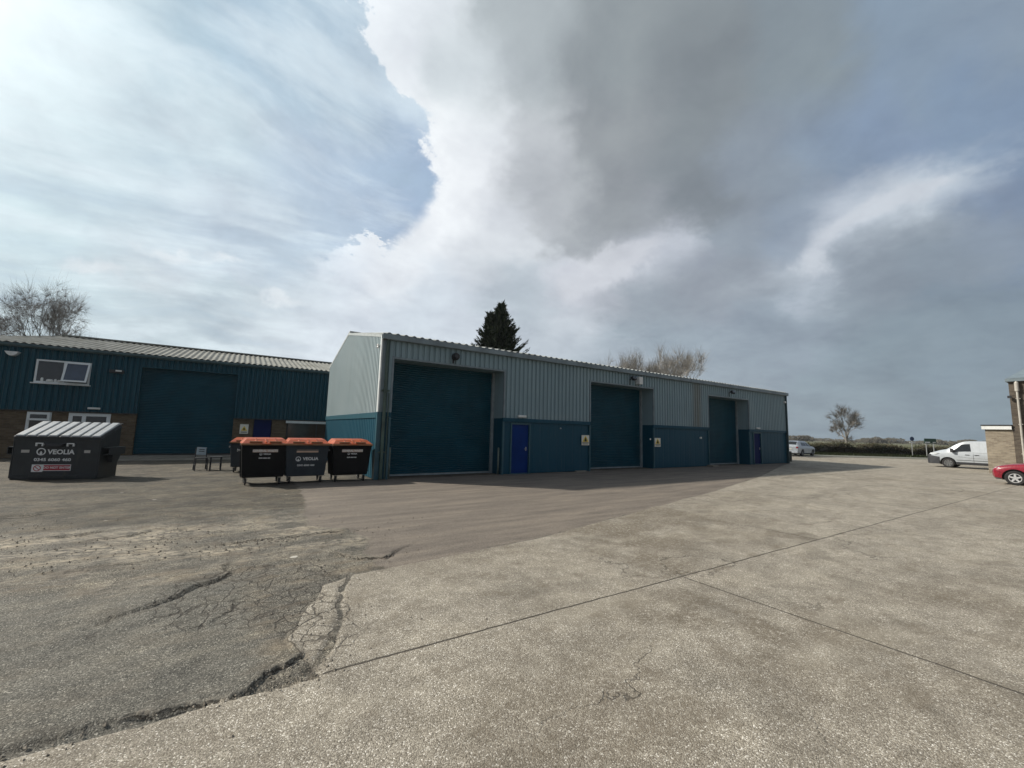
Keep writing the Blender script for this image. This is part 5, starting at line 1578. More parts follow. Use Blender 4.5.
def make_bin(bodymat, big_logo, label, loc, rz, ribs=False, strip=None):
    t = thing('wheeled_bin', label, 'wheeled bin', loc, rz, 'four-wheeled waste bins with orange lids')
    b = MB()
    wb_, wt_, db, dt = 0.53, 0.598, 0.40, 0.49
    z0, z1 = 0.215, 1.12
    b.hexa([(-wb_, -db, z0), (wb_, -db, z0), (wb_, db, z0), (-wb_, db, z0)], [(-wt_, -dt, z1), (wt_, -dt, z1), (wt_, dt, z1), (-wt_, dt, z1)])
    body = b.build('body', bodymat, t, bevel=0.03)
    rb = MB()

    def yf(z):
        return -(db + (dt - db) * (z - z0) / (z1 - z0))

    def xw(z):
        return wb_ + (wt_ - wb_) * (z - z0) / (z1 - z0)
    for z in ((0.42, 0.62, 0.86, 1.0) if ribs else (0.34,)):
        rb.box(-xw(z) - 0.008, xw(z) + 0.008, yf(z) - 0.010, -yf(z) + 0.008, z - 0.012, z + 0.012)
    for s in (-1, 1):
        for yy in (-0.22, 0.0, 0.22):
            rb.hexa([(s * (wb_ + 0.0), yy - 0.015, z0), (s * (wb_ + 0.02), yy - 0.015, z0), (s * (wb_ + 0.02), yy + 0.015, z0), (s * (wb_), yy + 0.015, z0)],
                    [(s * (wt_ + 0.0), yy - 0.015, z1), (s * (wt_ + 0.02), yy - 0.015, z1), (s * (wt_ + 0.02), yy + 0.015, z1), (s * (wt_), yy + 0.015, z1)])
    rb.build('ribs', bodymat, body)
    rm = MB()
    rm.box(-0.605, 0.605, -0.525, 0.525, 1.115, 1.165)
    rm.build('rim', bodymat, t, bevel=0.012)
    ld = MB()
    ld.hexa([(-0.615, -0.54, 1.185), (0.615, -0.54, 1.185), (0.615, 0.54, 1.185), (-0.615, 0.54, 1.185)], [(-0.61, -0.535, 1.205), (0.61, -0.535, 1.205), (0.61, 0.535, 1.205), (-0.61, 0.535, 1.205)])
    ld.hexa([(-0.60, -0.50, 1.206), (0.60, -0.50, 1.206), (0.60, 0.52, 1.206), (-0.60, 0.52, 1.206)], [(-0.49, -0.30, 1.325), (0.49, -0.30, 1.325), (0.49, 0.42, 1.35), (-0.49, 0.42, 1.35)])
    lid = ld.build('lid', M['bin_orange'], t, bevel=0.02)
    le = MB()
    le.box(-0.622, 0.622, -0.552, -0.50, 1.150, 1.200)
    le.build('lid_edge', M['bin_rim'], lid, bevel=0.006)
    lr = MB()
    for x in (-0.25, 0.0, 0.25):
        lr.hexa([(x - 0.02, -0.47, 1.222), (x + 0.02, -0.47, 1.222), (x + 0.02, -0.28, 1.325), (x - 0.02, -0.28, 1.325)], [(x - 0.02, -0.47, 1.242), (x + 0.02, -0.47, 1.242), (x + 0.02, -0.28, 1.345), (x - 0.02, -0.28, 1.345)])
    lr.box(-0.13, 0.13, -0.58, -0.541, 1.175, 1.20)
    lr.build('lid_handle', M['bin_orange'], lid, bevel=0.005)
    lk = MB()
    lk.box(-0.42, -0.10, -0.50, -0.44, 1.225, 1.262)
    lk.box(0.08, 0.40, -0.50, -0.44, 1.225, 1.262)
    lk.build('lid_recess', M['bin_rim'], lid)
    hg = MB()
    hg.tube((-0.45, 0.56, 1.16), (0.45, 0.56, 1.16), 0.022)
    hg.build('hinge', M['black'], t)
    for s in (-1, 1):
        tr = MB()
        tr.tube((s * 0.56, 0, 0.98), (s * 0.68, 0, 0.98), 0.024, n=12)
        tr.lathe([(0.0, 0.0), (0.04, 0.0), (0.04, 0.02), (0.0, 0.02)], (s * 0.68, 0, 0.98), axis='x', n=12)
        tr.build('lifting_lug', M['galv'], t)
    for sx_ in (-1, 1):
        for sy_ in (-1, 1):
            c_ = MB()
            cx, cy = sx_ * 0.43, sy_ * 0.33
            c_.lathe([(0.0, -0.022), (0.085, -0.022), (0.1, -0.012), (0.1, 0.012), (0.085, 0.022), (0.0, 0.022)], (cx, cy + 0.03, 0.1), axis='x', n=16)
            wh_ = c_.build('castor', M['rubber'], t, smooth=False)
            f = MB()
            for q in (-0.034, 0.034):
                f.hexa([(cx + q - 0.004, cy + 0.005, 0.09), (cx + q + 0.004, cy + 0.005, 0.09), (cx + q + 0.004, cy + 0.055, 0.09), (cx + q - 0.004, cy + 0.055, 0.09)],
                       [(cx + q - 0.004, cy - 0.05, 0.225), (cx + q + 0.004, cy - 0.05, 0.225), (cx + q + 0.004, cy + 0.05, 0.225), (cx + q - 0.004, cy + 0.05, 0.225)])
            f.box(cx - 0.045, cx + 0.045, cy - 0.055, cy + 0.055, 0.226, 0.242)
            f.build('fork', M['galv'], wh_)
    tilt = math.atan2(dt - db, z1 - z0)
    rot = (math.pi / 2 + tilt, 0, 0)
    if strip:
        st = MB()
        z = 0.985 if not big_logo else 0.975
        ww_ = 0.32 if not big_logo else 0.30
        st.box(-ww_, ww_, yf(z) - 0.008, yf(z) - 0.002, z - 0.042, z + 0.042)
        sp_ = st.build('label_strip', M['label_tan'], t)
        if strip != ' ':
            text(strip, 0.088, M['label_white'], sp_, (0, yf(z) - 0.0095, z), (math.pi / 2, 0, 0), sx=0.92, bold=0.003)
    if big_logo:
        z = 0.74
        e = emblem(t, -0.24, yf(z) - 0.008, z, 0.072, M['label_white'])
        text('VEOLIA', 0.125, M['label_white'], t, (0.10, yf(z) - 0.006, z), rot, bold=0.004, sx=1.02)
        text('0345 6060 460', 0.075, M['label_white'], t, (-0.02, yf(0.545) - 0.012, 0.545), rot, bold=0.002, sx=1.05)
    else:
        z = 0.89
        e = emblem(t, -0.11, yf(z) - 0.005, z, 0.036, M['label_white'])
        text('VEOLIA', 0.058, M['label_white'], t, (0.05, yf(z) - 0.005, z), rot, bold=0.002)
        text('0345 6060 460', 0.048, M['label_white'], t, (-0.01, yf(0.775) - 0.005, 0.775), rot, bold=0.002)
    return t


make_bin(M['bin_black'], False, 'black wheeled bin with orange lid, leftmost of the front row', (0.74, 14.72, 0), rad(2), strip='GENERAL WASTE')
make_bin(M['bin_grey'], True, 'slate-grey wheeled bin with orange lid and large white lettering, middle of the front row', (1.88, 14.70, 0), rad(-1), ribs=True, strip=' ')
make_bin(M['bin_black'], False, 'black wheeled bin with orange lid tight against the pale gable wall', (3.16, 14.62, 0), rad(1), strip='GENERAL WASTE')
make_bin(M['bin_grey'], False, 'slate-grey ribbed wheeled bin with orange lid half hidden behind the front row', (0.46, 18.55, 0), rad(-5), ribs=True).scale = (0.95, 0.95, 0.92)

# ------------------------------------------------------------------ large metal waste container
sk = thing('waste_container', 'dark grey front-loading waste container with pale ribbed lids and a red label', 'waste container', (-4.31, 17.52, -0.03), rad(-14.9))
b = MB()
HW = 0.97
b.prism([(0.0, 0.03), (0.0, 1.24), (0.08, 1.27), (0.98, 1.64), (1.02, 1.60), (1.02, 0.03)], 'x', -HW, HW)
body = b.build('body', M['skip_grey'], sk, bevel=0.012)
b = MB()
b.box(-HW - 0.02, HW + 0.02, -0.03, -0.001, 1.17, 1.25)
b.box(-HW - 0.01, HW + 0.01, -0.025, -0.001, 0.08, 0.17)
b.box(-0.55, 0.55, -0.05, -0.0255, 0.09, 0.15)
for x in (-HW - 0.03, HW + 0.001):
    b.prism([(0.0, 0.66), (0.0, 0.70), (1.10, 0.74), (1.10, 0.70)], 'x', x, x + 0.029)
    b.prism([(0.02, 1.18), (0.02, 1.22), (0.98, 1.595), (0.98, 1.555)], 'x', x, x + 0.029)
    b.prism([(0.0, 0.08), (0.0, 1.17), (0.05, 1.18), (0.05, 0.08)], 'x', x, x + 0.028)
b.build('stiffeners', M['skip_grey'], body, bevel=0.004)
for s in (-1, 1):
    p = MB()
    xa, xb_ = (HW + 0.03, HW + 0.20) if s > 0 else (-HW - 0.20, -HW - 0.03)
    z0, z1 = 0.74, 0.96
    p.box(xa, xb_, 0.10, 0.95, z1 - 0.02, z1)
    p.box(xa, xb_, 0.10, 0.95, z0, z0 + 0.02)
    xo = xb_ if s > 0 else xa
    p.box(min(xo, xo - s * 0.018), max(xo, xo - s * 0.018), 0.10, 0.95, z0 + 0.02, z1 - 0.02)
    p.prism([(0.4, 0.5), (0.4, z0), (0.85, z0), (0.7, 0.5)], 'x', min(xa, xb_) + 0.01, max(xa, xb_) - 0.05)
    p.build('fork_pocket', M['skip_grey'], sk)
# lids: two halves of four raised panels each
for s in (-1, 1):
    l = MB()
    x0, x1 = (-HW - 0.01, -0.012) if s < 0 else (0.012, HW + 0.01)

    def lz(y):
        return 1.275 + (y - 0.02) * (1.65 - 1.275) / 0.96
    l.hexa([(x0, -0.06, lz(-0.06)), (x1, -0.06, lz(-0.06)), (x1, 0.98, lz(0.98)), (x0, 0.98, lz(0.98))], [(x0, -0.06, lz(-0.06) + 0.018), (x1, -0.06, lz(-0.06) + 0.018), (x1, 0.98, lz(0.98) + 0.018), (x0, 0.98, lz(0.98) + 0.018)])
    lid = l.build('lid', M['bumper'], sk)
    for k in range(4):
        l = MB()
        a = x0 + (x1 - x0) * k / 4 + 0.016
        c_ = x0 + (x1 - x0) * (k + 1) / 4 - 0.016
        e0, e1 = lz(-0.05) + 0.020, lz(0.96) + 0.020
        l.hexa([(a, -0.05, e0), (c_, -0.05, e0), (c_, 0.96, e1), (a, 0.96, e1)], [(a + 0.02, -0.03, e0 + 0.045), (c_ - 0.02, -0.03, e0 + 0.045), (c_ - 0.02, 0.93, e1 + 0.045), (a + 0.02, 0.93, e1 + 0.045)])
        l.build('lid_panel', M['skip_lid'], lid, bevel=0.012)
h = MB()
h.tube((-HW - 0.02, 1.0, 1.67), (HW + 0.03, 1.0, 1.67), 0.022)
h.build('hinge_bar', M['skip_grey'], sk)
h = MB()
for x in (-0.40, 0.30):
    h.box(x - 0.085, x - 0.055, -0.05, -0.001, 0.99, 1.055)
    h.box(x + 0.055, x + 0.085, -0.05, -0.001, 0.99, 1.055)
    h.box(x - 0.085, x + 0.085, -0.052, -0.03, 1.056, 1.085)
h.build('handle_bracket', M['label_white'], sk)
h = MB()
h.prism([(-0.27, 1.06), (0.17, 1.06), (0.11, 0.98), (-0.21, 0.98)], 'y', -0.10, -0.002)
h.build('push_bar', M['bumper'], sk, bevel=0.01)
h = MB()
h.box(-0.80, -0.62, -0.006, -0.001, 0.80, 0.88)
h.box(0.62, 0.76, -0.006, -0.001, 0.80, 0.88)
h.build('reflector', MP('grey_reflector', (0.45, 0.44, 0.41), 0.4, var=0.05), sk)
emblem(sk, -0.36, -0.002, 0.83, 0.105, M['label_white'])
text('VEOLIA', 0.185, M['label_white'], sk, (0.09, -0.003, 0.82), bold=0.006, sx=0.98)
text('0345 6060 460', 0.115, M['label_white'], sk, (-0.08, -0.003, 0.60), bold=0.003, sx=1.2)
h = MB()
h.box(-0.520, -0.270, -0.007, -0.001, 0.255, 0.465)
h.build('label_symbol_plate', M['label_white'], sk)
h = MB()
ring(h, -0.395, -0.0085, 0.36, 0.085, 0.065)
h.prism([(-0.46, 0.405), (-0.45, 0.42), (-0.335, 0.315), (-0.345, 0.30)], 'y', -0.0105, -0.0085)
h.build('prohibition_symbol', M['label_red'], sk)
h = MB()
h.box(-0.270, 0.360, -0.006, -0.001, 0.285, 0.465)
fr_ = h.build('label_border', M['label_white'], sk)
h = MB()
h.box(-0.255, 0.345, -0.008, -0.0065, 0.30, 0.45)
rl = h.build('red_label', M['label_red'], fr_)
text('DO NOT ENTER', 0.085, M['label_white'], fr_, (0.045, -0.0095, 0.375), bold=0.002)

# ------------------------------------------------------------------ chair and little table by the workshop door
ch = thing('chair', 'black metal chair with a pale panel backrest in front of the left roller door', 'chair', (-1.02, 19.55, 0), rad(8))
mb = MB()
mb.box(-0.17, 0.19, -0.20, 0.20, 0.43, 0.46)
mb.build('seat', M['metal_dark'], ch, bevel=0.008)
mb = MB()
T = Matrix.Translation((0, 0.20, 0.5)) @ Matrix.Rotation(rad(-10), 4, 'X') @ Matrix.Rotation(rad(4), 4, 'Y')
mb.box(-0.15, 0.15, -0.012, 0.012, 0.05, 0.33, T)
bk_ = mb.build('backrest', M['paper'], ch, bevel=0.006)
mb = MB()
mb.box(-0.085, 0.085, -0.0165, -0.0125, 0.235, 0.262, T)
mb.box(-0.085, 0.085, -0.0165, -0.0125, 0.165, 0.192, T)
mb.build('backrest_slots', M['metal_dark'], bk_)
for sx_ in (-1, 1):
    for sy_ in (-1, 1):
        l = MB()
        l.tube((sx_ * 0.19, sy_ * 0.21 - (0.04 if sy_ < 0 else -0.05), 0.0), (sx_ * 0.17, sy_ * 0.18, 0.46), 0.022, 0.02, 8)
        if sy_ > 0:
            l.tube((sx_ * 0.17, 0.18, 0.46), (sx_ * 0.16, 0.25, 0.80), 0.018, 0.016, 8)
        l.build('leg', M['metal_dark'], ch)
mb = MB()
mb.tube((-0.18, -0.2, 0.2), (-0.18, 0.2, 0.2), 0.012)
mb.tube((0.18, -0.2, 0.2), (0.18, 0.2, 0.2), 0.012)
mb.build('stretcher', M['metal_dark'], ch)
tb = thing('small_table', 'small low black table beside the chair with the pale backrest', 'table', (-0.56, 19.5, 0), rad(3))
mb = MB()
mb.box(-0.19, 0.19, -0.22, 0.22, 0.47, 0.50)
mb.build('table_top', M['metal_dark'], tb, bevel=0.006)
for sx_ in (-1, 1):
    for sy_ in (-1, 1):
        l = MB()
        l.box(sx_ * 0.16 - 0.024, sx_ * 0.16 + 0.024, sy_ * 0.18 - 0.02, sy_ * 0.18 + 0.02, 0, 0.47)
        l.build('leg', M['metal_dark'], tb)
mb = MB()
mb.box(-0.14, 0.14, -0.19, -0.175, 0.27, 0.30)
mb.build('stretcher', M['galv'], tb)

# dark barrel behind the far corner of the warehouse
mb = MB()
mb.lathe([(0.0, 0.0), (0.22, 0.0), (0.235, 0.03), (0.24, 0.25), (0.25, 0.27), (0.24, 0.29), (0.24, 0.5), (0.25, 0.52), (0.24, 0.54), (0.235, 0.74), (0.22, 0.77), (0.0, 0.75)], (35.75, 15.6, 0), n=20)
tag(mb.build('barrel', MP('dark_olive_plastic', (0.035, 0.042, 0.032), 0.6, var=0.2), smooth=False), 'dark olive barrel standing at the far right end of the warehouse', 'barrel')


# ------------------------------------------------------------------ vehicles
def cr(p, t):
    """Catmull-Rom through rows of numbers; p: sorted list of tuples with x first; t: x"""
    n = len(p)
    i = 0
    while i < n - 2 and t > p[i + 1][0]:
        i += 1
    a, b = p[i], p[i + 1]
    u = (t - a[0]) / (b[0] - a[0])
    u = max(0, min(1, u))
    out = []
    for k in range(1, len(a)):
        pm = p[max(i - 1, 0)]
        pn = p[min(i + 2, n - 1)]
        m0 = (b[k] - pm[k]) / max(b[0] - pm[0], 1e-6) * (b[0] - a[0])
        m1 = (pn[k] - a[k]) / max(pn[0] - a[0], 1e-6) * (b[0] - a[0])
        d = b[k] - a[k]
        # keep it monotone
        if d == 0:
            m0 = m1 = 0
        else:
            m0 = max(min(m0 / d, 3), 0) * d
            m1 = max(min(m1 / d, 3), 0) * d
        h00 = 2 * u ** 3 - 3 * u ** 2 + 1
        out.append(h00 * a[k] + (u ** 3 - 2 * u ** 2 + u) * m0 + (1 - h00) * b[k] + (u ** 3 - u ** 2) * m1)
    return out


class Car:
    """stations: (x, z_bottom, half_width, z_belt, half_width_top, z_top); front at x = 0"""
    def __init__(self, root, st, wheels, wr, paint, nseg=60):
        self.st, self.root, self.paint = st, root, paint
        x0, x1 = st[0][0], st[-1][0]
        mb = MB()
        rows = []
        for i in range(nseg + 1):
            x = x0 + (x1 - x0) * i / nseg
            rows.append((x, self.sec(x)))
        n = len(rows[0][1])
        for x, s in rows:
            mb.v += [(x, y, z) for y, z in s]
        for i in range(nseg):
            for k in range(n):
                k2 = (k + 1) % n
                mb.f.append((i * n + k, i * n + k2, (i + 1) * n + k2, (i + 1) * n + k))
        mb.f.append(tuple(range(n)))
        mb.f.append(tuple(nseg * n + k for k in range(n))[::-1])
        body = mb.build('body', paint, root)
        cut = MB()
        hw = max(s[2] for s in st)
        for wx in wheels:
            for s in (-1, 1):
                cut.tube((wx, s * (hw - 0.30), wr), (wx, s * (hw + 0.20), wr), wr + 0.075, n=32)
        co = cut.build('cut', paint, root)
        bo = body.modifiers.new('arch', 'BOOLEAN')
        bo.operation = 'DIFFERENCE'
        bo.solver = 'EXACT'
        bo.object = co
        bpy.context.view_layer.update()
        dg = bpy.context.evaluated_depsgraph_get()
        dg.update()
        me = bpy.data.meshes.new_from_object(body.evaluated_get(dg))
        body.modifiers.clear()
        body.data = me
        me.shade_smooth()
        me.set_sharp_from_angle(angle=rad(32))
        bpy.data.objects.remove(co)
        self.body = body
        well = MB()
        well.box(wheels[0] - wr - 0.1, wheels[0] + wr + 0.1, -hw + 0.24, hw - 0.24, 0.2, wr * 2 + 0.1)
        well.box(wheels[1] - wr - 0.1, wheels[1] + wr + 0.1, -hw + 0.24, hw - 0.24, 0.2, wr * 2 + 0.1)
        well.build('wheel_housing', M['black'], root)

    def sec(self, x):
        zb, w_, zl, wt, zt = cr(self.st, x)
        h = [(0, zb), (0.80 * w_, zb), (w_ * 0.955, zb + 0.07), (w_ * 0.99, zb + (zl - zb) * 0.35), (w_, zb + (zl - zb) * 0.62), (w_ * 0.985, zl - 0.05), (w_ * 0.955, zl), (wt + 0.02, zt - 0.10 * min(1, (zt - zl) * 3) - 0.01), (wt - 0.04, zt - 0.02), (wt * 0.6, zt), (0, zt + 0.012)]
        return [(-y, z) for y, z in h] + [(y, z) for y, z in h[-2:0:-1]]

    def side(self, x, s, off=0.008):
        """point on the side glass band: s = 0 at the belt, 1 at the roof edge"""
        zb, w_, zl, wt, zt = cr(self.st, x)
        a = (w_ * 0.955, zl)
        b = (wt + 0.02, zt - 0.10 * min(1, (zt - zl) * 3) - 0.01)
        return (a[0] + (b[0] - a[0]) * s + off, a[1] + (b[1] - a[1]) * s)

    def window(self, xb0, xb1, xt0, xt1, s0=0.08, s1=0.9, name='side_window', mat=None, n=10, sides=(-1, 1)):
        for sd in sides:
            mb = MB()
            for j in range(5):
                for i in range(n + 1):
                    s = s0 + (s1 - s0) * j / 4
                    f = (s - s0) / (s1 - s0)
                    x = (xb0 + (xt0 - xb0) * f) * (1 - i / n) + (xb1 + (xt1 - xb1) * f) * (i / n)
                    y, z = self.side(x, s)
                    mb.v.append((x, sd * y, z))
            for j in range(4):
                for i in range(n):
                    a = j * (n + 1) + i
                    mb.f.append((a, a + 1, a + n + 2, a + n + 1))
            mb.build(name, mat or M['car_glass'], self.root, smooth=True)

    def screen(self, x0, x1, name='windscreen', fr=0.9, off=0.012):
        mb = MB()
        n = 8
        for i in range(n + 1):
            x = x0 + (x1 - x0) * i / n
            zb, w_, zl, wt, zt = cr(self.st, x)
            for y in (-1, -0.5, 0, 0.5, 1):
                yy = y * (wt - 0.06) * fr
                mb.v.append((x, yy, zt + off + (0.012 if abs(y) < 0.6 else -0.004)))
        for i in range(n):
            for k in range(4):
                a = i * 5 + k
                mb.f.append((a, a + 1, a + 6, a + 5))
        mb.build(name, M['car_glass'], self.root, smooth=True)


def wheel(root, x, y, r, wdt, s, rim, spokes=5):
    mb = MB()
    mb.lathe([(r * 0.64, 0), (r * 0.9, 0), (r, wdt * 0.15), (r, wdt * 0.85), (r * 0.9, wdt), (r * 0.64, wdt)], (x, y - (0 if s < 0 else wdt), r), axis='y', n=32, close=True)
    t = mb.build('wheel', M['rubber'], root, smooth=False)
    m2 = MB()
    yo = y if s < 0 else y
    d = 0.02 * (1 if s < 0 else -1)
    lo, hi = (yo + 0.0, yo + 0.03) if s < 0 else (yo - 0.03, yo)
    m2.lathe([(r * 0.56, lo - yo), (r * 0.66, lo - yo), (r * 0.66, hi - yo), (r * 0.56, hi - yo)], (x, yo, r), axis='y', n=32, close=True)
    m2.lathe([(0, lo - yo), (r * 0.13, lo - yo), (r * 0.13, hi - yo), (0, hi - yo)], (x, yo, r), axis='y', n=16)
    for k in range(spokes):
        a = 2 * math.pi * k / spokes + math.pi / 2
        ca, sa = math.cos(a), math.sin(a)
        w0, w1 = r * 0.13, r * 0.09
        pts = [(r * 0.08, -w0), (r * 0.60, -w1), (r * 0.60, w1), (r * 0.08, w0)]
        P2 = [(x + ca * u - sa * v_, r + sa * u + ca * v_) for u, v_ in pts]
        m2.prism(P2, 'y', lo + 0.004, hi - 0.004)
    m2.build('rim', rim, t)
    m3 = MB()
    m3.lathe([(0, 0), (r * 0.6, 0)], (x, yo + (0.06 if s < 0 else -0.06), r), axis='y', n=24)
    m3.build('brake_disc', M['metal_dark'], t)


def strip(root, car, pts, name, mat, w=0.012, sd=-1, out=0.004):
    """thin line on the body side following (x, z)"""
    mb = MB()
    for (xa, za), (xb, zb) in zip(pts[:-1], pts[1:]):
        def Yv(x, z):
            zb_, w_, zl, wt, zt = cr(car.st, x)
            t = [(w_ * 0.955, zb_ + 0.07), (w_ * 0.99, zb_ + (zl - zb_) * 0.35), (w_, zb_ + (zl - zb_) * 0.62), (w_ * 0.985, zl - 0.05), (w_ * 0.955, zl), (wt + 0.02, zt - 0.11)]
            for (y0, z0), (y1, z1) in zip(t[:-1], t[1:]):
                if z <= z1:
                    return y0 + (y1 - y0) * max(0, min(1, (z - z0) / max(z1 - z0, 1e-6))) + out
            return t[-1][0] + out
        d = Vector((xb - xa, zb - za))
        nrm = Vector((-d.y, d.x)).normalized() * w
        q = [(xa - nrm.x, za - nrm.y), (xb - nrm.x, zb - nrm.y), (xb + nrm.x, zb + nrm.y), (xa + nrm.x, za + nrm.y)]
        m = 4
        for k in range(m):
            f0, f1 = k / m, (k + 1) / m
            A0 = (q[0][0] + (q[1][0] - q[0][0]) * f0, q[0][1] + (q[1][1] - q[0][1]) * f0)
            A1 = (q[0][0] + (q[1][0] - q[0][0]) * f1, q[0][1] + (q[1][1] - q[0][1]) * f1)
            B0 = (q[3][0] + (q[2][0] - q[3][0]) * f0, q[3][1] + (q[2][1] - q[3][1]) * f0)
            B1 = (q[3][0] + (q[2][0] - q[3][0]) * f1, q[3][1] + (q[2][1] - q[3][1]) * f1)
            mb.quad(*[(px_, sd * Yv(px_, pz), pz) for px_, pz in (A0, A1, B1, B0)])
    return mb.build(name, mat, root)


# --- silver-white panel van
o = Vector((42.45 + 0.92, 8.21 + 0.98, 0))
van = thing('van', 'silver-white panel van with black front bumper parked beside the buff brick outbuilding', 'van', o, rad(-90))
VST = [(0.0, 0.42, 0.66, 0.80, 0.50, 0.86), (0.10, 0.28, 0.80, 0.92, 0.62, 0.99), (0.32, 0.24, 0.90, 1.00, 0.72, 1.10), (0.70, 0.24, 0.94, 1.05, 0.78, 1.24), (0.95, 0.24, 0.945, 1.05, 0.80, 1.30), (1.35, 0.24, 0.95, 1.09, 0.80, 1.60),
       (1.75, 0.25, 0.95, 1.12, 0.80, 1.83), (2.05, 0.25, 0.955, 1.14, 0.80, 1.89), (3.0, 0.25, 0.955, 1.18, 0.80, 1.91), (4.6, 0.27, 0.95, 1.20, 0.80, 1.90), (4.92, 0.32, 0.94, 1.20, 0.79, 1.86), (5.0, 0.40, 0.92, 1.19, 0.78, 1.80)]
V = Car(van, VST, (1.02, 4.02), 0.335, M['van_white'])
V.window(1.12, 2.18, 1.72, 2.14, 0.06, 0.86)
V.screen(1.0, 1.72)
for wx in (1.02, 4.02):
    for s in (-1, 1):
        wheel(van, wx, s * 0.90, 0.335, 0.21, s, M['hub_grey'], 7)
mb = MB()
mb.prism([(-0.03, 0.25), (-0.05, 0.50), (-0.02, 0.84), (0.10, 0.93), (0.40, 0.80), (0.58, 0.70), (0.58, 0.26)], 'y', -0.83, 0.83)
mb.hexa([(0.1, -0.905, 0.25), (0.60, -0.955, 0.25), (0.60, -0.80, 0.25), (0.1, -0.80, 0.25)], [(0.05, -0.86, 0.84), (0.60, -0.962, 0.74), (0.60, -0.80, 0.74), (0.1, -0.80, 0.88)])
mb.hexa([(0.1, 0.80, 0.25), (0.60, 0.80, 0.25), (0.60, 0.952, 0.25), (0.1, 0.915, 0.25)], [(0.1, 0.80, 0.88), (0.60, 0.80, 0.74), (0.60, 0.962, 0.74), (0.05, 0.86, 0.84)])
mb.build('front_bumper', M['bumper'], van, bevel=0.02)
for s in (-1, 1):
    mb = MB()
    q = [(0.05, s * 0.80, 0.89), (0.42, s * 0.935, 0.90), (0.62, s * 0.945, 1.00), (0.36, s * 0.90, 1.05), (0.12, s * 0.76, 0.99)]
    mb.poly(q)
    mb.poly([(a, b_ + s * 0.012, c_ + 0.01) for a, b_, c_ in q])
    mb.build('headlight', M['headlamp'], van)
    mb = MB()
    mb.box(1.20, 1.34, s * 1.06 - 0.10, s * 1.06 + 0.10, 1.12, 1.36)
    mb.tube((1.30, s * 0.92, 1.14), (1.28, s * 1.02, 1.18), 0.03)
    mb.build('wing_mirror', M['bumper'], van, bevel=0.03)
strip(van, V, [(1.42, 0.36), (3.65, 0.36)], 'sill_trim', M['bumper'], 0.075)
strip(van, V, [(1.45, 0.56), (3.55, 0.56)], 'side_moulding', M['bumper'], 0.012, out=0.012)
strip(van, V, [(1.55, 0.80), (2.2, 0.72), (3.6, 0.70)], 'crease_shade_line', M['hub_grey'], 0.008, out=0.003)  # grey strip paints the shade line of a crease in the side
strip(van, V, [(1.20, 1.06), (2.28, 1.10), (3.3, 1.10)], 'waist_gap', M['hub_grey'], 0.006, out=0.003)
for x in (2.28, 3.30):
    strip(van, V, [(x, 0.36), (x, 1.12)], 'door_gap', M['black'], 0.008)
for x in (2.0, 2.45):
    strip(van, V, [(x - 0.12, 0.94), (x + 0.10, 0.94)], 'door_handle', M['bumper'], 0.022, out=0.02)
mb = MB()
mb.box(2.42, 3.25, -0.93, -0.915, 1.26, 1.72)

# --- red car
o = Vector((28.22 + 0.86, 3.43 + 0.66, 0))
rc = thing('red_car', 'crimson low-nosed car with five-spoke alloy wheels in front of the brick building', 'car', o, rad(-90))
RST = [(0.0, 0.30, 0.70, 0.60, 0.55, 0.66), (0.05, 0.25, 0.80, 0.66, 0.64, 0.73), (0.18, 0.22, 0.86, 0.71, 0.74, 0.79), (0.50, 0.21, 0.88, 0.79, 0.77, 0.88), (0.85, 0.21, 0.885, 0.84, 0.75, 0.93), (1.50, 0.21, 0.885, 0.88, 0.70, 1.00),
       (2.05, 0.21, 0.885, 0.85, 0.60, 1.27), (2.5, 0.21, 0.885, 0.86, 0.58, 1.33), (3.2, 0.21, 0.885, 0.87, 0.56, 1.25), (3.9, 0.24, 0.87, 0.88, 0.62, 0.98), (4.3, 0.32, 0.80, 0.84, 0.66, 0.92), (4.38, 0.42, 0.72, 0.80, 0.6, 0.86)]
Rc = Car(rc, RST, (0.66, 3.30), 0.305, M['car_red'])
Rc.window(1.72, 3.5, 2.12, 3.1, 0.08, 0.88)
Rc.screen(1.52, 2.05)
for wx in (0.66, 3.30):
    for s in (-1, 1):
        wheel(rc, wx, s * 0.855, 0.305, 0.20, s, M['alloy'], 5)
for s in (-1, 1):
    mb = MB()
    q = [(0.03, s * 0.70, 0.62), (0.20, s * 0.845, 0.66), (0.26, s * 0.84, 0.735), (0.10, s * 0.74, 0.72)]
    mb.poly([(a - 0.004, b_ + s * 0.012, c_ + 0.006) for a, b_, c_ in q])
    mb.build('headlight', M['tail_red'] if s > 2 else M['headlamp'], rc)
strip(rc, Rc, [(1.38, 0.30), (1.42, 0.84)], 'door_gap', M['black'], 0.007)
strip(rc, Rc, [(0.10, 0.245), (0.26, 0.24)], 'front_lip', M['bumper'], 0.02)
strip(rc, Rc, [(0.12, 0.60), (0.27, 0.50)], 'bumper_gap', M['black'], 0.005)

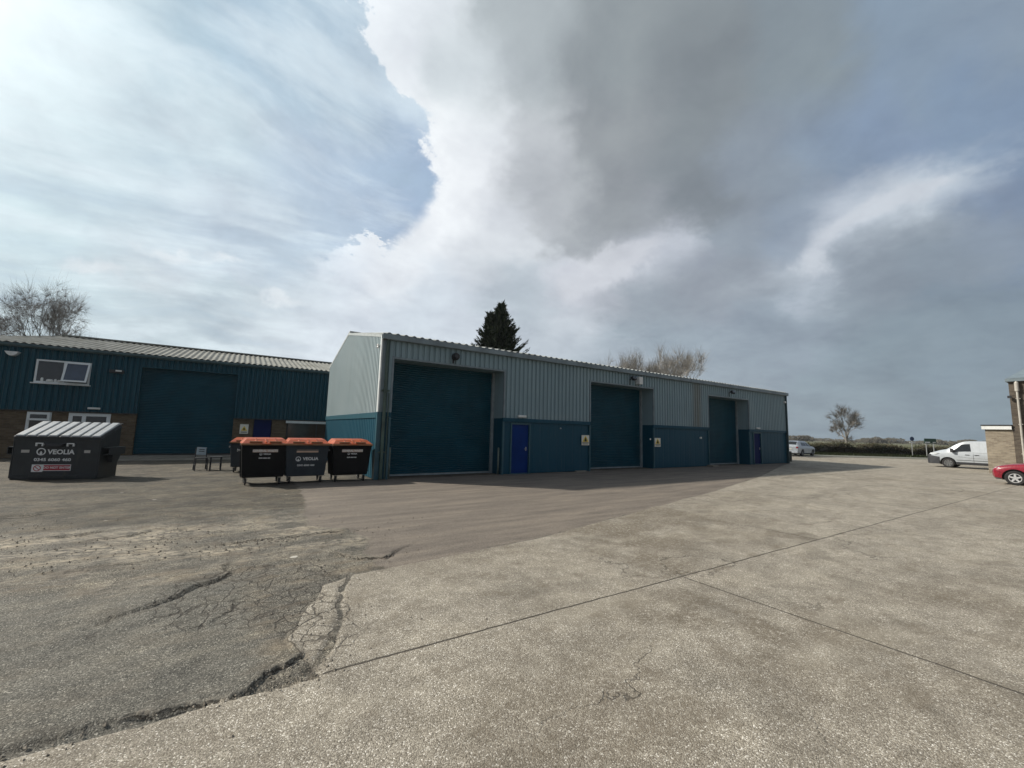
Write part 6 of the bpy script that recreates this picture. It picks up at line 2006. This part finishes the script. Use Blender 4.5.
# --- white car far beyond the warehouse
wc = thing('white_car', 'white hatchback seen from behind beyond the far end of the warehouse', 'car', (51.6, 20.65, 0), math.pi + rad(2))
WST = [(0.0, 0.35, 0.62, 0.66, 0.50, 0.70), (0.12, 0.25, 0.80, 0.78, 0.66, 0.84), (0.5, 0.22, 0.89, 0.86, 0.76, 0.96), (1.15, 0.22, 0.90, 0.93, 0.76, 1.04), (1.75, 0.22, 0.90, 0.96, 0.66, 1.40), (2.2, 0.22, 0.90, 0.98, 0.64, 1.52),
       (3.2, 0.22, 0.90, 1.00, 0.64, 1.53), (3.75, 0.23, 0.89, 1.02, 0.62, 1.44), (4.15, 0.27, 0.87, 1.00, 0.66, 1.16), (4.32, 0.34, 0.83, 0.92, 0.68, 1.00), (4.36, 0.42, 0.80, 0.88, 0.66, 0.94)]
Wc = Car(wc, WST, (0.88, 3.45), 0.32, M['car_white'])
Wc.window(1.35, 2.4, 1.85, 2.4, 0.08, 0.88)
Wc.window(2.48, 3.6, 2.48, 3.4, 0.08, 0.88, name='rear_side_window')
Wc.screen(3.78, 4.18, 'rear_window', 0.95)
for wx in (0.88, 3.45):
    for s in (-1, 1):
        wheel(wc, wx, s * 0.87, 0.32, 0.20, s, M['hub_grey'], 5)
mb = MB()
mb.box(4.30, 4.40, -0.78, 0.78, 0.30, 0.50)
mb.build('rear_bumper', M['car_white'], wc, bevel=0.03)
for s in (-1, 1):
    mb = MB()
    mb.box(4.22, 4.375, s * 0.72 - 0.09, s * 0.72 + 0.09, 0.78, 0.95)
    mb.build('tail_light', M['tail_red'], wc, bevel=0.02)
mb = MB()
mb.box(4.372, 4.385, -0.26, 0.26, 0.66, 0.77)
mb.build('number_plate', M['sign_white'], wc)


# ------------------------------------------------------------------ road signs
p = far(45.6, 47.8, 0.1)
sg = thing('road_sign', 'single white post with small dark blue round sign by the hedge', 'road sign', p, math.atan2(RH.y, RH.x))
mb = MB()
mb.tube((0, 0, -0.1), (0, 0, 1.95), 0.045, 0.04, 10)
mb.build('post', M['galv'], sg)
mb = MB()
mb.lathe([(0, 0), (0.24, 0), (0.24, 0.02), (0, 0.02)], (0, -0.08, 1.98), axis='y', n=20)
mb.build('sign_plate', MP('dark_blue_sign', (0.02, 0.05, 0.12), 0.4), sg)
mb = MB()
mb.box(-0.30, 0.30, -0.08, -0.06, 1.50, 1.62)
mb.build('lower_plate', M['white'], sg)
p = far(47.75, 47.9, 0.1)
sg = thing('notice_board', 'green notice board with white bands on two grey posts in front of the hedge', 'notice board', p, math.atan2(RH.y, RH.x))
for x in (-0.42, 0.42):
    mb = MB()
    mb.tube((x, 0, -0.1), (x, 0, 2.0), 0.05, n=8)
    mb.build('post', M['galv'], sg)
mb = MB()
mb.box(-0.68, 0.68, -0.09, -0.06, 1.50, 2.06)
bd = mb.build('board', M['sign_green'], sg)
mb = MB()
mb.box(-0.62, -0.05, -0.095, -0.0905, 1.56, 1.70)
mb.box(0.25, 0.60, -0.095, -0.0905, 1.60, 1.69)
mb.build('white_band', M['white'], bd)


# ------------------------------------------------------------------ trees
def bare_tree(name, label, base, height, spread=1.0, seed=1, mat='bark', trunk_h=0.28, levels=6, droop=0.0, twig=0.014, tr=0.02, fork=3, group=None, cat='tree', up=0.35, twigs=7, width=None):
    rnd = random.Random(seed)
    A, B = MB(), MB()

    def seg(p, d, L, r0, r1, lvl):
        n = 3 if lvl < 3 else 2
        tgt = A if lvl < 3 else B
        pts = [(p, r0)]
        for k in range(n):
            w_ = 0.10 + 0.05 * lvl
            d = (d + Vector((rnd.uniform(-w_, w_), rnd.uniform(-w_, w_), rnd.uniform(-w_, w_) + (up * 0.12 if lvl > 1 else 0) - droop * max(0, lvl - 3) * 0.14))).normalized()
            q = p + d * (L / n)
            rr = r0 + (r1 - r0) * (k + 1) / n
            tgt.tube(p, q, pts[-1][1], rr, 7 if lvl < 2 else (5 if lvl < 3 else 3), cap=False)
            pts.append((q, rr))
            p = q
        return p, d, pts

    def grow(p, d, L, r, lvl):
        if lvl >= levels:
            for _ in range(twigs):
                dd = (d + Vector((rnd.uniform(-.7, .7), rnd.uniform(-.7, .7), rnd.uniform(-.5, .6) - droop * 0.9))).normalized()
                l = L * rnd.uniform(0.9, 2.3)
                q = p + dd * l * 0.5
                d2 = (dd + Vector((rnd.uniform(-.3, .3), rnd.uniform(-.3, .3), rnd.uniform(-.1, .25) - droop * 0.8))).normalized()
                B.tube(p, q, twig, twig * 0.8, 3, cap=False)
                B.tube(q, q + d2 * l * 0.5, twig * 0.8, twig * 0.3, 3, cap=False)
            return
        p1, d1, pts = seg(p, d, L, r, r * 0.66, lvl)
        k = fork if lvl > 0 else fork + 1
        a0 = rnd.uniform(0, 6.28)
        for j in range(k):
            ang = rnd.uniform(0.28, 0.62) * (1.15 if lvl == 0 else 1.0) * spread
            if j == 0 and lvl > 0:
                ang *= 0.35
            az_ = a0 + 2 * math.pi * j / k + rnd.uniform(-0.5, 0.5)
            side = d1.orthogonal().normalized()
            side.rotate(Matrix.Rotation(az_, 3, d1))
            nd = (d1 * math.cos(ang) + side * math.sin(ang)).normalized()
            src = p1
            if j > 1 and lvl > 0:
                src = pts[-2][0]
            grow(src, nd, L * rnd.uniform(0.66, 0.86) if lvl > 0 else height * rnd.uniform(0.17, 0.22), r * 0.66 * rnd.uniform(0.62, 0.9), lvl + 1)

    t = thing(name, label, cat, base, 0, group)
    grow(Vector((0, 0, -0.1)), Vector((0, 0, 1)), height * trunk_h, height * tr, 0)
    zmax = max(v_[2] for v_ in B.v)
    s = height / zmax
    sw = s
    if width:
        rad_ = sorted(math.hypot(v_[0], v_[1]) for v_ in B.v)[int(len(B.v) * 0.97)]
        sw = width / 2 / rad_
    for X in (A, B):
        X.v = [(a * sw, b_ * sw, c_ * s) for a, b_, c_ in X.v]
    A.build('trunk', M[mat], t)
    B.build('crown', M[mat], t)
    return t


bare_tree('bare_tree', 'tall bare tree with drooping twigs behind the left end of the workshop roof', (-18.2, 67.0, 0), 18.2, 0.9, 11, 'bark_birch', 0.30, 6, droop=0.25, twig=0.010, tr=0.023, twigs=6, width=10.5)
bare_tree('bare_tree', 'shorter dense bare tree at the far left edge of the picture', (-23.8, 70.0, 0), 14.9, 1.0, 12, 'bark_birch', 0.25, 6, droop=0.25, twig=0.014, tr=0.020, twigs=6, width=10.0)
bare_tree('bare_tree', 'low reddish twiggy tree over the workshop ridge, right of the tall drooping tree', (-15.2, 65.5, 0), 12.6, 1.05, 13, 'bark_birch', 0.25, 6, droop=0.25, twig=0.014, tr=0.020, twigs=6, width=7.5)
bare_tree('bare_tree', 'faint bare treetop left of the dark conifer', (21.9, 43.6, 0), 12.4, 1.2, 21, 'bark_pale', 0.28, 6, twig=0.006, tr=0.012, width=7)
bare_tree('bare_tree', 'faint bare treetop right of the dark conifer', (28.0, 39.6, 0), 10.9, 1.2, 22, 'bark_pale', 0.28, 6, twig=0.006, tr=0.012, width=7)
bare_tree('bare_tree', 'low rounded bare tree, leftmost of three above the warehouse roof', (36.6, 32.9, 0), 11.9, 1.1, 23, 'bark_pale', 0.26, 6, twig=0.011, tr=0.019, twigs=5, width=7)
bare_tree('bare_tree', 'bare tree between the low rounded one and the tall one above the warehouse roof', (38.9, 30.9, 0), 12.1, 0.95, 24, 'bark_pale', 0.28, 6, twig=0.011, tr=0.019, twigs=5, width=7.0, up=0.6)
bare_tree('bare_tree', 'tallest bare tree above the warehouse roof, with steep fanning branches', (40.7, 28.4, 0), 12.9, 0.85, 25, 'bark_pale', 0.26, 6, twig=0.011, tr=0.020, twigs=5, up=0.9, width=8.2)
bare_tree('bare_tree', 'lone bare tree with rounded crown standing behind the hedge', (87.2, 28.8, 0), 8.2, 0.95, 34, 'bark', 0.20, 6, twig=0.013, tr=0.034, up=0.1, twigs=4, width=6.6)
bare_tree('bare_tree', 'small bare hedgerow tree just right of the white hatchback', (80.5, 42.0, 0), 3.6, 1.1, 32, 'bark', 0.15, 5, twig=0.022, tr=0.02, width=5)
bare_tree('bare_tree', 'small bare hedgerow tree directly above the white hatchback', (75.0, 43.5, 0), 3.6, 1.1, 33, 'bark', 0.15, 5, twig=0.022, tr=0.02, width=4)

# conifer
cf = thing('conifer', 'dark pointed conifer rising behind the warehouse roof', 'tree', (21.0, 35.2, 0))
mb = MB()
mb.tube((0, 0, 0), (0, 0, 7), 0.32, 0.22, 10)
mb.tube((0, 0, 7), (0.35, 0, 14.0), 0.22, 0.03, 8)
mb.tube((0, 0, 7), (-0.6, 0.2, 13.0), 0.16, 0.03, 8)
mb.build('trunk', M['bark'], cf)
rnd = random.Random(5)
mb = MB()
for lead, zt, rm, nb in (((0.0, 0, 0.45, 0), 14.6, 2.5, 400), ((-0.5, 0.1, -0.85, 0.2), 13.5, 2.2, 260), ((0.3, 0, 1.0, -0.3), 12.6, 2.2, 200)):
    for i in range(nb):
        z = 3.5 + (zt - 3.5) * (i / nb) ** 0.8
        f = (zt - z) / 4.6
        R_ = min(rm, rm * (f ** 0.95)) * rnd.choice((0.7, 0.85, 1.0, 1.25)) * rnd.uniform(0.85, 1.1) + 0.10
        a = rnd.uniform(0, 6.283)
        fx = (z - 7) / 7
        o0 = Vector((lead[0] + (lead[2] - lead[0]) * fx, lead[1] + (lead[3] - lead[1]) * fx, z - R_ * 0.25))
        d = Vector((math.cos(a), math.sin(a), 0))
        n = max(5, int(R_ * 15))
        for k in range(n):
            t = (k + rnd.random()) / n
            p = o0 + d * (R_ * t) + Vector((0, 0, R_ * 0.10 * t + R_ * 0.42 * t * t))
            sz = (0.16 + 0.26 * (1 - t)) * rnd.uniform(0.8, 1.3)
            for _ in range(2):
                side = Vector((rnd.gauss(0, 1), rnd.gauss(0, 1), rnd.gauss(0, 1))).normalized()
                q = p + side * 0.12
                tip = q + (d * 0.8 + Vector((0, 0, 0.75)) + side * 0.4).normalized() * sz * 1.6
                sw = side.cross(d + Vector((0, 0, .3))).normalized() * sz * 0.34
                mb.poly([q - sw, q + sw, tip])
mb.build('crown', M['conifer'], cf)
cf.scale = (0.90, 0.90, 0.985)

# hedge along the lane
hd_ = thing('hedge', 'clipped brown-green winter hedge running along the far side of the lane', 'hedge', far(30, 50.2, 0.1))
rnd = random.Random(9)
mb = MB()
off = hd_.location


def htop(l):
    return 1.12 + 0.06 * math.sin(l * 0.35) + 0.08 * math.sin(l * 1.3 + 1) + 0.06 * math.sin(l * 3.1)


n = 200
cr_ = MB()
for i in range(n):
    a, b_ = 24 + 70 * i / n, 24 + 70 * (i + 1) / n
    cr_.hexa([far(a, 49.75, 0), far(b_, 49.75, 0), far(b_, 50.75, 0), far(a, 50.75, 0)], [far(a, 49.9, htop(a) - 0.22), far(b_, 49.9, htop(b_) - 0.22), far(b_, 50.6, htop(b_) - 0.22), far(a, 50.6, htop(a) - 0.22)])
cr_.v = [tuple(Vector(q) - off) for q in cr_.v]
cr_.build('core_fill', M['bark'], hd_)  # solid core added inside the hedge to block the view through it
for i in range(52000):
    l = rnd.uniform(24, 94)
    h = htop(l) + rnd.uniform(-0.1, 0.12)
    if rnd.random() < 0.72:
        z = rnd.uniform(0.05, h)
        d = 49.62 + rnd.uniform(-0.12, 0.25)
    else:
        z = h + rnd.uniform(-0.25, 0.10)
        d = rnd.uniform(49.6, 50.9)
    if mnoise.noise(Vector((l * 0.9, z * 1.3, 0))) > 0.28:
        continue
    p = far(l, d, z + 0.1) - off
    s = rnd.uniform(0.05, 0.13)
    a = Vector((rnd.gauss(0, 1), rnd.gauss(0, 1), rnd.gauss(0, 1))).normalized() * s
    c_ = a.orthogonal().normalized() * s * rnd.uniform(0.3, 0.8)
    mb.poly([p - c_, p + c_, p + a * 1.4])
for i in range(1500):
    l = rnd.uniform(24, 94)
    p = far(l, rnd.uniform(49.7, 50.8), htop(l) - 0.1) - off
    mb.tube(p, p + Vector((rnd.uniform(-.12, .12), rnd.uniform(-.12, .12), rnd.uniform(0.1, 0.28))), 0.012, 0.004, 3, cap=False)
mb.build('foliage', M['hedge'], hd_)

# far woods on the horizon
mb = MB()
rnd = random.Random(3)
lumps = []
for i in range(150):
    l = rnd.uniform(150, 620)
    lumps.append((l, rnd.uniform(330, 420), rnd.uniform(5, 11), rnd.uniform(1.2, 2.8)))
for l0, l1, hh in ((268, 300, 4.6), (325, 352, 4.2), (205, 232, 4.2), (372, 396, 4.0)):
    for i in range(9):
        lumps.append((rnd.uniform(l0, l1), rnd.uniform(318, 330), rnd.uniform(5, 9), hh * rnd.uniform(0.75, 1.05)))
for l, d, r_, h in lumps:
    for k in range(170):
        a = rnd.uniform(0, 6.283)
        u = rnd.random()
        z = h * (rnd.random() ** 0.7)
        rr_ = r_ * math.sqrt(max(0.05, 1 - (z / h) ** 2)) * rnd.uniform(0.75, 1.0)
        p = far(l + rr_ * math.cos(a), d + rr_ * 0.5 * math.sin(a), z)
        s = rnd.uniform(0.4, 1.1)
        A_ = Vector((rnd.gauss(0, 1), rnd.gauss(0, 1), rnd.gauss(0, 1))).normalized() * s
        B_ = A_.orthogonal().normalized() * s * 0.7
        mb.poly([p - B_, p + B_, p + A_])
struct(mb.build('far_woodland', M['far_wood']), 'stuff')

# loose stones round the broken edges
mb = MB()
rnd = random.Random(17)
spots = [(0.45, 3.45, 0.25, 0.10, 170), (0.72, 4.4, 0.3, 0.5, 200), (-0.1, 5.6, 0.5, 0.35, 160), (0.3, 6.3, 0.9, 0.7, 220), (-0.5, 3.42, 0.8, 0.07, 120), (1.5, 5.8, 0.5, 0.25, 120), (0.7, 7.5, 0.8, 0.15, 120), (-1.0, 7.8, 1.6, 0.6, 260), (2.2, 4.5, 2.5, 1.2, 120), (-2.2, 9.2, 1.5, 0.8, 160)]
for cx, cy, sx_, sy_, n in spots:
    for i in range(n):
        x, y = rnd.gauss(cx, sx_), rnd.gauss(cy, sy_)
        if math.hypot(x, y) < 1.5:
            continue
        r = 0.004 + 0.010 * rnd.random() ** 3 + (0.006 if y > 7 else 0)
        i0 = len(mb.v)
        for ax in ((1, 0, 0), (0, 1, 0), (-1, 0, 0), (0, -1, 0), (0, 0, 1), (0, 0, -1)):
            k = r * rnd.uniform(0.7, 1.3)
            mb.v.append((x + ax[0] * k, y + ax[1] * k, 0.008 + ax[2] * k * 0.7))
        for a, b_, c_ in ((0, 1, 4), (1, 2, 4), (2, 3, 4), (3, 0, 4), (1, 0, 5), (2, 1, 5), (3, 2, 5), (0, 3, 5)):
            mb.f.append((i0 + a, i0 + b_, i0 + c_))
struct(mb.build('loose_gravel', M['stone']), 'stuff')

# ------------------------------------------------------------------ air
mb = MB()
mb.box(-320, 700, -320, 700, -2.5, 60)
hz = struct(mb.build('haze', material('pale_air', lambda g, pos: None)), 'stuff')
ht = hz.data.materials[0].node_tree
ht.nodes.clear()
pv = ht.nodes.new('ShaderNodeVolumePrincipled')
pv.inputs['Color'].default_value = (0.82, 0.88, 0.95, 1)
pv.inputs['Density'].default_value = 0.00022
pv.inputs['Anisotropy'].default_value = 0.2
oo = ht.nodes.new('ShaderNodeOutputMaterial')
ht.links.new(pv.outputs[0], oo.inputs['Volume'])
